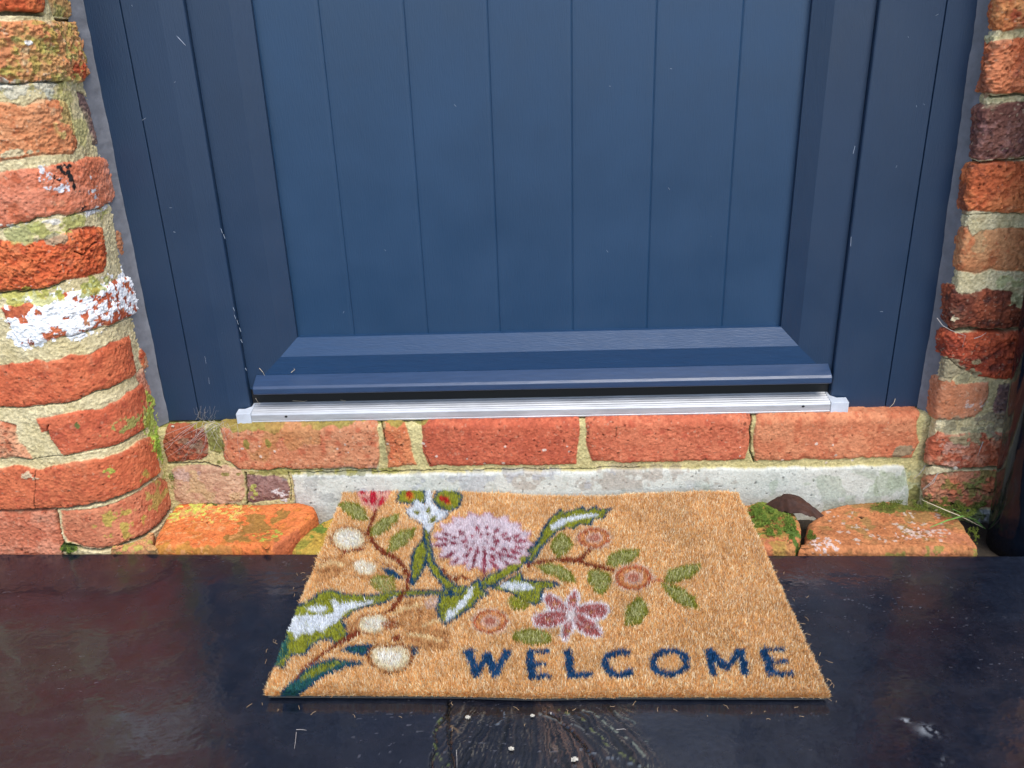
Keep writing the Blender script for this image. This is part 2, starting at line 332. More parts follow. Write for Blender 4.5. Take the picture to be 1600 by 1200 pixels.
LS=[(20,490,8,8,(250,250,248),.0,.01,0),
 (80,498,72,42,(252,252,250),1.0,.010,.0006),(40,520,30,24,(252,252,250),1.2,.010,.0006),(140,480,52,34,(250,250,248),.42,.006,.0006),(190,455,34,34,(250,250,250),.62,.007,.0006),(212,475,16,22,(250,250,250),.6,.006,.0005),
 (97,268,5,10,(22,20,22),.8,.004,.0003),(104,264,4,9,(22,20,22),.8,.004,.0003),(107,276,5,12,(22,20,22),.9,.004,.0003),(113,288,3,9,(20,18,20),1.0,.004,.0003),(90,260,6,4,(20,18,20),.7,.003,.0003),(108,259,4,3,(20,18,20),1,.003,.0003),(88,280,5,6,(30,26,28),.4,.003,.0002),(130,325,6,5,(24,20,22),.9,.004,.0002),
 (73,282,9,22,(238,236,238),.35,.005,.0003),(96,292,10,10,(235,235,240),.3,.004,.0003),(145,300,6,20,(235,235,235),.25,.004,.0003),(152,328,22,6,(245,240,235),.5,.005,.0003),(60,350,90,4,(240,232,215),.5,.005,.0003),
 (110,350,70,14,(186,176,84),.5,.012,0,.8),(50,372,60,14,(170,164,130),.4,.015,0,.7),(30,362,30,16,(186,182,100),.4,.02,0,.6),
 (60,462,80,14,(200,184,70),.8,.012,0,.8),(140,448,40,12,(182,176,70),.6,.012,0,.8),
 (20,140,80,14,(224,216,190),.8,.012,.0008,.8),(90,143,30,10,(200,200,180),.6,.01,.0005,.8),(120,180,20,50,(206,190,110),.4,.02,0,.6),
 (70,85,90,50,(186,164,70),.12,.010,0,.6),(42,66,7,5,(240,236,228),1,.006,.001),(5,130,20,12,(226,218,196),.6,.008,.001,.9),(125,110,12,14,(206,70,30),.5,.01,0,.9),
 (238,660,14,50,(176,186,62),.8,.010,.0012,.9),(246,700,10,34,(166,190,50),1.1,.008,.0015,.95),(215,655,30,14,(170,178,90),.5,.008,.0006,.8),(232,560,8,40,(196,184,150),.2,.01,0,.5),
 (190,818,34,20,(190,170,60),.28,.010,0,.7),(250,765,22,30,(178,176,80),.3,.012,0,.6),(120,665,4,5,(110,110,50),.8,.006,0),(170,735,8,8,(190,180,70),.5,.005,.0005),(222,742,18,8,(176,160,60),.4,.008,0,.7),
 (105,857,14,10,(70,84,20),1.2,.006,.001),(50,742,12,6,(224,190,150),.6,.006,.0006),(20,240,40,6,(216,206,160),.6,.01,0,.8),(175,300,14,40,(214,140,120),.25,.02,0,.6),
 (15,80,50,40,(216,128,84),.1,.02,0,.5),(20,455,30,4,(90,60,30),.4,.01,0,.6)]
LC=[([(-200,22),(0,22),(40,21),(68,22)],.003,.010),([(-150,799),(0,799),(60,798),(110,793),(160,784),(200,771),(235,752),(250,742)],.0026,.012),
 ([(86,800),(93,825),(101,855)],.002,.010),([(-190,132),(0,131),(60,128),(105,129)],.0013,.004),([(0,460),(60,452),(105,442)],.0013,.004),([(0,639),(60,635),(105,629),(150,613),(200,593)],.0010,.003),([(97,714),(150,703),(190,691),(232,668)],.0009,.003),([(93,713),(40,718),(0,718)],.0008,.002),
 ([(100,852),(125,858),(160,861),(219,841),(253,820),(268,797)],.003,.014),([(120,30),(116,33),(90,31)],.002,.006),([(117,395),(130,400),(140,385),(152,378)],.0013,.005),([(73,672),(76,664),(72,680)],.0015,.005),([(55,735),(58,795)],.0007,.0012),([(0,357),(60,343),(120,334),(183,317)],.0009,.003),([(100,530),(165,510),(215,492)],.0010,.003)]
leftp=empty('brick_pier',(-.62,0,0)); tag(leftp,'orange brick pier with rounded corner and white paint splash, left of the door','brick pier')
masonry('brickwork',LP,-.50,LP.A+.07,-.06,.93,.00095,LB,LS,LC,[(206,184,132),(222,204,156)],seed=1,parent=leftp)
mb=MB(); mb.box(-1.9,-.585,-.106,.13,.925,2.5); mb.box(-.585,-.507,-.03,.13,.925,2.5); mb.box(-1.9,-1.077,-.106,.13,-.06,.925); mb.build('upper_brickwork',M_wallfar,leftp)
# ---- right pier
RP=Corner(.6527,-.011,.009,-1,-.024)
RB=[dict(p=[(1548,-70),(1544,10),(1540,46),(1580,48),(1600,46),(1800,44),(1800,-70)],c=[(222,124,68),(232,146,86),(190,80,44)],rough=2.2,h=.002),
 dict(p=[(1536,62),(1560,62),(1600,60),(1790,58),(1790,150),(1600,148),(1570,147),(1545,146),(1525,146),(1530,100)],c=[(222,104,58),(236,130,84),(176,84,58)],rough=2.8,h=.003,smear=.15),
 dict(p=[(1520,162),(1600,160),(1790,158),(1790,248),(1600,246),(1560,250),(1512,245)],c=[(122,70,60),(150,92,78),(104,60,64)],rough=1.8,h=.001,speck=.6),
 dict(p=[(1505,255),(1520,252),(1600,253),(1790,253),(1790,335),(1600,333),(1575,336),(1550,332),(1520,330),(1494,328),(1498,290)],c=[(216,96,48),(228,120,66),(170,76,44)],rough=2.6,h=.002,smear=.15),
 dict(p=[(1491,348),(1510,355),(1520,370),(1530,362),(1560,358),(1600,358),(1700,356),(1780,356),(1780,420),(1600,424),(1570,425),(1550,420),(1525,428),(1500,423),(1485,418),(1488,370)],c=LOR,rough=1.0,h=0,smear=.25),
 dict(p=[(1474,435),(1490,445),(1497,460),(1510,462),(1540,450),(1580,455),(1590,468),(1620,465),(1750,465),(1750,512),(1600,512),(1586,513),(1540,516),(1500,512),(1470,503),(1468,480)],c=DR2,rough=2.4,h=.002,smear=.1),
 dict(p=[(1466,512),(1480,512),(1510,520),(1600,518),(1750,516),(1750,590),(1600,588),(1570,592),(1527,590),(1500,573),(1475,555),(1458,550)],c=[(176,64,36),(216,86,44),(122,50,38)],rough=2.8,h=.002,smear=.05),
 dict(p=[(1453,582),(1475,590),(1510,600),(1545,598),(1543,620),(1538,640),(1525,650),(1500,658),(1470,655),(1455,652),(1440,637)],c=[(214,128,90),(222,140,104),(206,116,76)],rough=.6,h=.002,smear=.3),
 dict(p=[(1562,600),(1600,598),(1720,596),(1720,655),(1560,655),(1553,640)],c=PUR,rough=1.2),
 dict(p=[(1450,685),(1465,676),(1490,680),(1540,676),(1600,672),(1720,670),(1720,728),(1600,728),(1548,730),(1500,732),(1460,726),(1442,722)],c=[(200,92,58),(212,130,100),(170,72,48)],rough=1.8,h=.002,smear=.3),
 dict(p=[(1440,737),(1500,738),(1600,735),(1720,735),(1720,800),(1600,805),(1540,795),(1500,800),(1480,797),(1440,780),(1435,760)],c=[(204,124,92),(214,110,72),(170,120,84)],rough=2.2,h=-.001,smear=.3),
 dict(p=[(1505,800),(1540,798),(1700,805),(1700,850),(1530,850),(1512,830)],c=[(150,150,140),(170,170,160)],rough=1.5,h=.001)]
for i,(a,b) in enumerate([(-60,45),(60,148),(160,247),(254,334),(357,421),(464,512),(518,590),(600,655),(672,728),(736,800)]):
    xs=[1800,1790,1790,1790,1780,1750,1750,1720,1720,1720][i]
    for k in range(3): x0=xs+9; x1=x0+(220 if (i+k)%2 else 150); RB.append(dict(p=[(x0,a),(x1,a-2),(x1,b-2),(x0,b)],c=[OR,RED,DR2,LOR][(i+k*3)%4],rough=1.4)); xs=x1
RS=[(1541,110,10,50,(142,82,62),.6,.02,0,.7),(1547,62,14,7,(222,206,150),.6,.006,.0015),(1510,290,8,36,(132,76,60),.5,.02,0,.7),(1545,155,60,6,(200,190,140),.5,.008,.0005),(1580,215,50,30,(170,120,110),.05,.006,0,.5),  # tall brown strips at the brick edges paint the shade on the reveal
 (1530,370,12,24,(200,170,120),.4,.01,0,.5),(1492,497,8,5,(234,214,170),1.1,.006,.001),(1525,565,8,5,(180,150,110),.8,.006,.001),
 (1478,575,26,22,(176,160,122),1.0,.012,.001,.9),(1510,590,22,12,(170,158,118),.9,.01,.001,.9),(1455,620,8,30,(196,106,64),.5,.02,0,.8),(1525,632,22,8,(232,206,190),.3,.006,.0005,.8),  # tall strip at the left edge: shaded side face put into the colour
 (1500,665,40,12,(150,142,112),.5,.012,.0005,.7),(1560,660,30,22,(168,150,120),.6,.012,.0005,.8),(1490,705,20,24,(214,160,138),.45,.010,.0003,.7),(1520,683,30,10,(176,166,120),.5,.01,.0006,.8),
 (1480,790,50,12,(104,112,30),.8,.010,.0012,.85),(1500,760,30,16,(130,130,50),.3,.010,.0006,.7),(1555,755,30,22,(140,138,66),.3,.010,.0006,.7),(1515,800,30,14,(120,124,40),.7,.01,.001,.8),(1445,790,14,20,(110,110,50),.7,.01,0,.8),
 (1575,440,30,10,(206,204,140),.6,.012,0,.8),(1590,470,14,10,(206,196,140),.8,.01,.001,.9)]
RC=[([(1468,507),(1500,514),(1540,519),(1600,515),(1750,514)],.0028,.012),([(1442,724),(1460,728),(1500,734),(1548,732),(1600,730),(1720,730)],.0024,.012),([(1545,152),(1600,150),(1790,152)],.0018,.006),([(1512,250),(1560,253),(1600,250),(1790,250)],.0022,.008),
 ([(1485,790),(1500,792),(1510,800),(1495,800)],.004,.014),([(1460,547),(1480,560),(1505,577)],.001,.003),([(1494,331),(1550,335),(1600,336)],.0009,.003),([(1550,770),(1520,765),(1500,772),(1480,775)],.0015,.005)]
rightp=empty('brick_pier',(.75,0,0)); tag(rightp,'rugged brick pier right of the door, dark and orange chipped bricks behind the black drainpipe','brick pier')
masonry('brickwork',RP,-.36,RP.A+.05,-.06,.93,.00095,RB,RS,RC,[(200,180,130),(224,208,162)],seed=40,parent=rightp)
mb=MB(); mb.box(.645,1.9,-.016,.13,.925,2.5); mb.box(1.0,1.9,-.016,.13,-.06,.925); mb.build('upper_brickwork',M_wallfar,rightp)
# ---- sill wall under the door
SW=Ledge(0,.1395,.011)
SB=[dict(p=[(253,690),(258,678),(265,662),(322,658),(324,690),(325,710),(315,718),(290,722),(262,724)],c=[(150,66,42),(176,84,52),(122,54,38)],rough=2.4,h=.001,smear=.05),
 dict(p=[(346,680),(350,645),(598,640),(594,700),(590,731),(470,733),(372,733),(352,718),(346,695)],c=[(206,118,80),(212,134,96),(196,98,64)],rough=.7,h=.002,smear=.12),
 dict(p=[(602,640),(629,640),(640,690),(650,728),(607,731),(601,690)],c=[(204,98,56),(212,118,72)],rough=1.1,h=.001,smear=.15),
 dict(p=[(661,640),(905,636),(904,690),(900,724),(830,727),(670,728),(661,705)],c=[(198,84,54),(208,96,64),(184,76,50)],rough=.7,h=.002,smear=.08,speck=.2),
 dict(p=[(914,636),(1167,632),(1170,690),(1165,718),(1000,723),(925,722),(917,700)],c=[(204,94,62),(214,110,76),(190,80,52)],rough=.8,h=.002,smear=.08),
 dict(p=[(1174,632),(1425,628),(1434,660),(1437,690),(1425,714),(1300,718),(1180,720),(1176,690)],c=[(212,114,76),(220,130,90),(202,100,64)],rough=.7,h=.002,smear=.10),
 dict(p=[(268,736),(275,730),(310,727),(355,730),(375,733),(380,745),(382,775),(375,788),(290,790),(272,780)],c=[(196,146,116),(208,164,130),(182,126,104)],rough=1.0,h=.001,smear=.3),
 dict(p=[(384,743),(430,744),(448,751),(453,765),(452,782),(386,786)],c=[(126,86,78),(150,110,100),(104,70,68)],rough=1.4,h=0,smear=.15),
 dict(p=[(457,742),(700,738),(1000,733),(1300,729),(1413,727),(1418,745),(1420,765),(1412,840),(1000,860),(470,860)],c=[(210,209,194),(217,218,204),(196,199,184)],rough=.12,var=.45,h=.004,smear=.0,speck=.0,edge=.0012)]
SS=[(460,655,220,12,(150,136,50),1.2,.02,.0003,.8),(780,655,130,9,(196,140,64),.7,.02,0,.6),(335,690,14,32,(124,118,40),1.2,.015,.001,.85),(1290,650,90,9,(206,130,76),.5,.02,0,.5),
 (500,738,160,5,(150,138,60),1,.01,0,.8),(600,700,8,40,(160,150,100),.6,.02,0,.6),(430,690,60,26,(196,130,70),.15,.03,0,.5),(386,692,5,8,(136,126,40),1,.01,0,.8),(420,692,5,8,(136,126,40),1,.01,0,.8),
 (1412,705,18,12,(150,138,104),1.1,.012,.0004,.85),(1290,775,170,30,(160,176,140),.1,.03,0,.4),(1395,760,30,30,(168,180,140),.6,.02,0,.5),(950,745,180,14,(170,150,130),.1,.03,0,.5),(560,770,100,30,(168,170,164),.1,.02,0,.4),(800,760,200,20,(186,190,196),.2,.03,0,.5),
 (395,768,10,12,(176,166,80),.9,.008,.0006),(440,775,12,12,(216,206,200),.4,.006,.0006),(320,760,60,20,(206,170,120),.2,.02,0,.6),(290,740,20,10,(200,170,160),.3,.01,0,.6),(300,705,18,18,(150,140,110),.0,.01,0,.5),
 (1444,700,12,40,(170,152,108),.6,.02,.001,.7),(1430,775,10,30,(150,134,60),.9,.02,0,.8),(1110,655,50,10,(196,90,54),.4,.02,0,.6),(540,665,60,8,(206,130,66),.5,.02,0,.6)]
for i in range(26): SS.append((random.uniform(360,1400),random.uniform(690,725),random.uniform(1.5,3.5),random.uniform(1.5,2.5),(232,214,196),1.3,.01,.0004,.8))
SC=[([(382,740),(385,765),(386,790)],.0018,.008),([(1170,645),(1172,680),(1171,705),(1180,722)],.0016,.007),([(596,655),(600,672),(601,690)],.0012,.005),([(262,726),(320,724),(345,732)],.0018,.007),([(346,690),(352,716),(370,734),(470,735),(590,733)],.0008,.002),([(450,740),(455,760),(454,785)],.001,.004),([(1172,652),(1200,650),(1240,645)],.0006,.0015),([(660,690),(672,727)],.0007,.002),([(457,739),(700,735),(1000,731)],.0008,.002)]
wall,stone=masonry('brick_sill_wall',SW,-.52,.69,-.06,.19,.00095,SB,SS,SC,[(184,166,108),(204,186,128)],seed=80,split=[([9],'stone_lintel')])
tag(wall,'low course of orange bricks and mortar directly under the metal door threshold','brick wall')
stone.name='stone_block'; tag(stone,'long pale grey stone block below the sill bricks, behind the doormat','stone block')
# filler behind the thin skins
core=MB(); core.box(-.51,.66,.02,.12,-.06,.125); core.build('wall_core',M_soil,wall)

# ------------------------------------------------------------------ loose bricks of the ledge
def catmull(p,n):
    p=np.asarray(p,float); N=len(p); d=np.linalg.norm(np.roll(p,-1,0)-p,axis=1); cum=np.concatenate([[0],np.cumsum(d)]); t=np.linspace(0,cum[-1],n,endpoint=False); out=[]
    for q in t:
        i=min(np.searchsorted(cum,q,side='right')-1,N-1); f=(q-cum[i])/max(d[i],1e-9); out.append(p[i]*(1-f)+p[(i+1)%N]*f)
    out=np.array(out)
    for _ in range(max(2,n//110)): out=(np.roll(out,1,0)+out*2+np.roll(out,-1,0))/4
    return out
def block(name,px,zt,depth,cols,stains_shade,seed,rough=1,flare=.0,rnd=.006,tilt=(0,0),dish=None,smooth_n=700):
    px=np.array(px,float); P=hit(px[:,0],px[:,1],2,zt)[:,:2]; P[:,1]=np.maximum(P[:,1],-.116-(P[:,0]+.711)*.0265+.004+rnd*.2); n=smooth_n; o=catmull(P,n); c=o.mean(0)
    nr=110; A=np.linspace(0,1,nr)**.85; nrd=9; ns=40
    rings=[];info=[]
    t=np.roll(o,-1,0)-np.roll(o,1,0); nn=np.stack([t[:,1],-t[:,0]],1); nn/=np.linalg.norm(nn,axis=1)[:,None]
    area=np.sum(o[:,0]*np.roll(o[:,1],-1)-np.roll(o[:,0],-1)*o[:,1]); nn*=np.sign(area)
    for _ in range(20): nn=(np.roll(nn,1,0)+nn*2+np.roll(nn,-1,0))/4
    ins=o-nn*rnd
    for a in A: rings.append(np.concatenate([c+(ins-c)*a,np.full((n,1),zt)],1)); info.append(0)
    for k in range(1,nrd+1):
        th=k/nrd*math.pi/2; rings.append(np.concatenate([ins+nn*rnd*math.sin(th),np.full((n,1),zt-rnd*(1-math.cos(th)))],1)); info.append(.5)
    for k in range(1,ns+1):
        f=k/ns; rings.append(np.concatenate([o+nn*flare*f,np.full((n,1),zt-rnd-(depth-rnd)*f)],1)); info.append(1)
    G=np.array(rings); NR=len(G)
    ra=np.concatenate([np.clip(A*1.0,0,1),np.ones(nrd+ns)])[:,None]
    tn=np.array(info)[:,None,None]; rad=np.concatenate([nn,np.zeros((n,1))],1)[None]; up=np.array([0,0,1.])[None,None]
    D=rad*tn+up*(1-tn); D=D/np.linalg.norm(D,axis=2,keepdims=True)
    X,Y,Zz=G[...,0],G[...,1],G[...,2]
    h=rough*(.0022*fbm(X,Y,Zz,.03,4,seed)+.0009*ridged(X,Y,Zz,.012,5,seed+3)+.0011*fbm(X,Y,Zz,.003,2,seed+5))
    pit=np.clip(fbm(X,Y,Zz,.004,2,seed+6)-.4,0,1); h-=.004*pit
    G=G+D*h[...,None]
    G[...,2]+=tilt[0]*(G[...,0]-c[0])+tilt[1]*(G[...,1]-c[1])
    if dish:
        dx=hit(np.array([dish[0]]),np.array([dish[1]]),2,zt)[0]; dd=np.hypot((X-dx[0])/dish[2],(Y-dx[1])/dish[3]); G[...,2]-=dish[4]*np.exp(-dd**2)*(tn[...,0]<.6)
    a0,a1,a2=[alb(q) for q in cols]
    e=fbm(X,Y,Zz,.025,4,seed+9); t=sst(-.3,.3,e)[...,None]; C=a0*(1-t)+a1*t; t=sst(.05,.5,fbm(X,Y,Zz,.012,4,seed+12))[...,None]; C=C*(1-t)+a2*t
    n2=fbm(X,Y,Zz,.004,3,seed+15); nf=fbm(X,Y,Zz,.002,2,seed+16); C=C*(1.12+.36*n2+.34*nf-.5*sst(0,.3,pit))[...,None]
    for (x,y,rx,ry,col,dens,sc,dh,*oo) in stains_shade:
        q=hit(np.array([x,x+rx,x],float),np.array([y,y,y+ry],float),2,zt); ru=abs(q[1,0]-q[0,0]); rv=abs(q[2,1]-q[0,1])
        d=np.hypot((X-q[0,0])/ru,(Y-q[0,1])/rv); k=sst(0,.12,dens-d*d*dens+1.6*fbm(X,Y,Zz+.1,sc,4,int(x+y)%60)-.25)*np.clip((1.6-d)*4,0,1)*(oo[0] if oo else 1)
        C=C*(1-k[...,None])+alb(col)*(1+.35*n2+.2*nf)[...,None]*k[...,None]; G=G+D*(dh*k)[...,None]
    V=G.reshape(-1,3); i,j=np.meshgrid(np.arange(NR-1),np.arange(n),indexing='ij'); a=(i*n+j).ravel(); b=(i*n+(j+1)%n).ravel(); F=np.stack([a,a+n,b+n,b],1)
    if area<0: F=F[:,::-1]
    o_=mesh_np(name,V,F,M_masonry,None,C.reshape(-1,3)); return o_
LG='bricks lining the ledge behind the step'
MOSS=(110,126,30); LICH=(216,206,84)
b1=block('loose_brick',[(232,866),(243,836),(262,806),(278,786),(330,784),(380,787),(470,784),(490,790),(494,800),(478,815),(452,836),(425,856),(405,868),(405,890),(232,890)],.009,.06,[(222,104,38),(228,116,52),(206,110,34)],
 [(300,795,34,12,LICH,.7,.008,.001),(345,800,40,12,(228,190,90),.15,.006,.001),(276,808,12,8,LICH,.7,.006,.001),(400,822,44,26,(150,112,40),.45,.02,.0004,.8),(420,835,18,8,(190,180,60),.2,.006,.0006),(350,785,30,5,(86,92,30),.8,.01,.001),(250,855,60,10,(190,126,30),.5,.02,0,.7),(300,820,60,30,(236,150,90),-.05,.006,.0004,.8),(452,838,26,14,(214,104,66),.6,.02,0,.6),(310,858,120,6,(170,120,50),.6,.02,0,.5)],3,rough=.7,flare=.006,rnd=.008,dish=(415,822,.03,.022,.006))
tag(b1,'bright orange brick on the ledge left of the mat, chamfered corner and yellow lichen','brick',LG)
b0=block('loose_brick',[(150,885),(170,858),(212,843),(240,830),(238,845),(226,868),(222,890)],.006,.05,[(200,146,90),(206,126,84),(176,150,80)],[(205,850,24,8,(190,170,70),.3,.008,.0004,.8)],9,rough=.8)
tag(b0,'small ochre brick fragment wedged at the foot of the left pier','brick',LG)
b2=block('loose_brick',[(455,885),(456,860),(468,842),(494,820),(520,806),(640,806),(640,890)],.000,.05,[(188,138,40),(196,150,50),(150,128,40)],[(495,828,20,12,MOSS,.5,.008,.001),(470,850,12,10,(160,140,40),.5,.01,0)],15,rough=.9)
tag(b2,'mustard stained mossy brick half hidden under the left edge of the mat','brick',LG)
b3=block('loose_brick',[(1085,885),(1088,800),(1165,789),(1190,783),(1216,786),(1236,797),(1250,815),(1252,838),(1247,866),(1240,885)],.008,.06,[(190,120,66),(176,128,56),(206,110,66)],[(1200,812,44,26,MOSS,.6,.012,.001,.9),(1222,795,24,12,(120,130,40),.8,.01,.001),(1190,850,26,12,(212,116,76),.6,.012,0,.8),(1240,835,10,24,(90,110,30),1,.01,.001)],21,rough=1.0)
tag(b3,'small mossy green brick beside the right edge of the mat','brick',LG)
b4=block('loose_brick',[(1262,885),(1258,845),(1263,815),(1285,795),(1320,785),(1360,782),(1400,783),(1440,792),(1470,797),(1500,808),(1514,830),(1528,850),(1534,864),(1536,885)],.007,.07,[(190,108,60),(202,120,70),(164,100,54)],
 [(1400,812,90,24,(150,120,60),.15,.015,0,.6),(1500,845,60,20,(214,124,86),.4,.03,0,.6),(1420,792,70,9,(104,108,30),.9,.01,.001,.9),(1345,808,4,2.6,(12,9,7),2,.01,-.004)]+[(random.uniform(1290,1490),random.uniform(800,850),random.uniform(2,6),random.uniform(1.5,3),(216,202,186),.7,.004,.0004,.6) for _ in range(48)]+[(1440,835,30,8,(224,196,180),.3,.004,.0005,.8),(1290,850,20,8,(226,206,196),.3,.004,.0005,.8),(1400,860,130,5,(140,128,50),.5,.015,.0004,.8)],27,rough=.9,rnd=.009)
tag(b4,'large orange brown brick with white lichen specks, between mossy brick and black drainpipe','brick',LG)
# soil under the ledge
n=200; us=np.linspace(-.75,.95,400); vs=np.linspace(-.2,.03,90); U,V=np.meshgrid(us,vs,indexing='ij'); Hh=-.034+.008*fbm(U,V,U*0,.04,4,3)
o=mesh_np('soil',np.stack([U,V,Hh],-1).reshape(-1,3),gridF(400,90),M_soil); tag(o,'dark damp soil in the gap behind the step','soil',kind='structure')

# ------------------------------------------------------------------ step slab
us=np.concatenate([np.arange(-1.05,-.78,.004),np.arange(-.78,.80,.0013),np.arange(.80,1.05,.004)]); vs=np.concatenate([np.arange(-.80,-.42,.004),np.arange(-.42,.0001,.0013)])
U,V=np.meshgrid(us,vs,indexing='ij')
eL,eR=hit(np.array([0.,1600.]),np.array([865.,868.]),2,0.)
back=eL[1]+(U-eL[0])/(eR[0]-eL[0])*(eR[1]-eL[1])
t=(V+.80)/.80; Yy=-.80+(back+.80)*t/(t.max())
q0=fbm(U*.5,Yy,U*0,.12,4,31); q1=fbm(U,Yy,U*0,.02,4,33); q2=fbm(U,Yy*1.3,U*0,.005,3,37)
Hs=.0010*q0+.00025*q1+.00006*q2-.0010
Cs=alb((34,42,58),.50)*(1-sst(-.2,.35,q0)[...,None])+alb((42,42,54),.46)*sst(-.2,.35,q0)[...,None]
Cs=Cs*(1+.35*q1+.25*q2)[...,None]
st=fbm(U*.25,Yy*1.6,U*0,.05,5,51); k=sst(.18,.5,st)[...,None]*.35; Cs=Cs*(1-k)+alb((90,98,116),.3)*k
Cs=np.clip(Cs-.008,.002,1)
# dirty patch with flaked curved cracks in front of the mat
pc=hit(np.array([850.]),np.array([1200.]),2,0.)[0]
def pxpoly(pts): 
    a=np.array(pts,float); return hit(a[:,0],a[:,1],2,0.)[:,:2]
def polydist(pts,X,Y):
    p=pxpoly(pts); d=np.full(X.shape,9.)
    for i in range(len(p)-1):
        e=p[i+1]-p[i]; tt=np.clip(((X-p[i,0])*e[0]+(Y-p[i,1])*e[1])/(e@e),0,1); d=np.minimum(d,np.hypot(X-p[i,0]-tt*e[0],Y-p[i,1]-tt*e[1]))
    return d
# finer local grid is not needed: the flakes are centimetre sized
Cs=Cs*.5+Cs.mean((0,1))*.5
Xw=U+.004*q1+.002*q2; Yw=Yy+.004*fbm(U,Yy,U*0,.015,3,44)
dz=sdf(pxpoly([(690,1095),(1000,1095),(1010,1140),(1060,1200),(1080,1300),(670,1300),(672,1180),(682,1130)]),Xw,Yw)
k=sst(-.004,.03,dz); Cs=Cs*(1-.35*k[...,None]); Hs-=.0008*k
c0_=pxpoly([(790,1010)])[0]; dx_=Xw-c0_[0]; dy_=Yw-c0_[1]; an=np.arctan2(dx_,-dy_); ra_=np.hypot(dx_,dy_)
g1=fbm(an*.9+ra_*1.2,ra_*.16,U*0,.011,3,61); g2=fbm(an*1.3-ra_*.8,ra_*.22,U*0+3,.006,2,63); kz=sst(-.004,.02,dz)
k=(kz*sst(.22,.42,g1))[...,None]*.45; Cs=Cs*(1-k)+alb((110,84,66),.4)*k; Hs+=.0004*kz*g1
k=(kz*sst(.34,.5,g2)*sst(-.2,.3,q1))[...,None]*.55; Cs=Cs*(1-k)+alb((150,140,120),.45)*k
k=(kz*sst(.25,.4,-g1))[...,None]*.8; Cs=Cs*(1-k)
bx=sdf(pxpoly([(835,1095),(862,1095),(915,1150),(945,1210),(960,1300),(880,1300),(862,1200),(845,1130)]),Xw,Yw)
k=(sst(-.008,.014,bx)*sst(-.3,.35,g1+g2*.6))[...,None]*.6; Cs=Cs*(1-k)+alb((132,96,72),.5)*k
for pts,w_ in [([(700,1095),(703,1140),(706,1200),(708,1300)],.0020),([(705,1105),(685,1135),(675,1175),(676,1230)],.0016),([(862,1112),(900,1150),(932,1190),(945,1240)],.0022)]:
    k=(1-sst(w_*.4,w_,polydist(pts,Xw,Yw)))[...,None]; Cs=Cs*(1-k)+.003*k; Hs-=.0020*k[...,0]
dash=sst(.0,.18,fbm(U,Yy,U*0,.0042,3,71)+.06)
for pts,c in [([(870,1105),(905,1120),(950,1160),(990,1185),(1020,1215)],(120,128,70)),([(905,1103),(945,1125),(985,1155),(1012,1185),(1025,1230)],(150,158,140)),([(960,1108),(990,1130),(1015,1160)],(110,120,110)),([(690,1120),(676,1160),(682,1185),(700,1195)],(110,124,60)),([(684,1180),(692,1188),(690,1200)],(140,150,90)),([(840,1112),(890,1130),(940,1150)],(120,124,120)),([(690,1135),(705,1130),(718,1140)],(150,120,80)),([(905,1172),(960,1180),(1000,1195),(1015,1215)],(130,140,150)),([(776,1130),(788,1122),(784,1110)],(130,140,150))]:
    k=((1-sst(.0006,.0021,polydist(pts,Xw,Yw)))*dash)[...,None]*.7; Cs=Cs*(1-k)+alb(c,.55)*k; Hs+=.0005*k[...,0]
# long faint lighter streaks and white flecks
fl=sst(.66,.72,fbm(U*.7,Yy*1.6,U*0,.0036,2,81))*sst(-.05,.3,q0+.1); Cs=Cs*(1-.30*fl[...,None])+.30*fl[...,None]*alb((170,170,180),.5)
for x,y in [(1150,0)]: pass
for x,y,r in [(1452,1140,.012),(1474,1188,.007),(1415,1125,.006)]:
    p=hit(np.array([float(x)]),np.array([float(y)]),2,0.)[0]; dd=np.hypot(U-p[0],(Yy-p[1])*1.5)/r; k=(np.exp(-dd*dd*1.5)*sst(-.3,.3,q2+q1))[...,None]*.7; Cs=Cs*(1-k)+alb((190,196,200),.7)*k
top=np.stack([U,Yy,Hs],-1); nu,nv=U.shape
V0=top.reshape(-1,3); F0=gridF(nu,nv)
# skirt around the slab
idx=np.arange(nu*nv).reshape(nu,nv); loop=np.concatenate([idx[:,0],idx[-1,1:],idx[::-1,-1][1:],idx[0,::-1][1:-1]])
Vs=V0[loop].copy(); Vs[:,2]=-.05; m0=len(V0); L_=len(loop); ii=np.arange(L_); F1=np.stack([loop,m0+ii,m0+(ii+1)%L_,loop[(ii+1)%L_]],1)
o=mesh_np('stone_step',np.concatenate([V0,Vs]),np.concatenate([F0,F1]),M_slate,None,np.concatenate([Cs.reshape(-1,3),Cs.reshape(-1,3)[loop]]))
tag(o,'wide dark wet slate step slab in front of the door, under the doormat','step')
mb=MB(); mb.add([(-6,-6,-.17),(6,-6,-.17),(6,.3,-.17),(-6,.3,-.17)],[(0,1,2,3)]); o=mb.build('ground',M_ground); tag(o,'grey paved ground around the step','ground',kind='structure')
mb=MB(); mb.box(-1.02,1.02,-.77,-.17,-.168,-.048); o=mb.build('step_base',M_ground); tag(o,'rendered base block carrying the slate slab','step base',kind='structure')

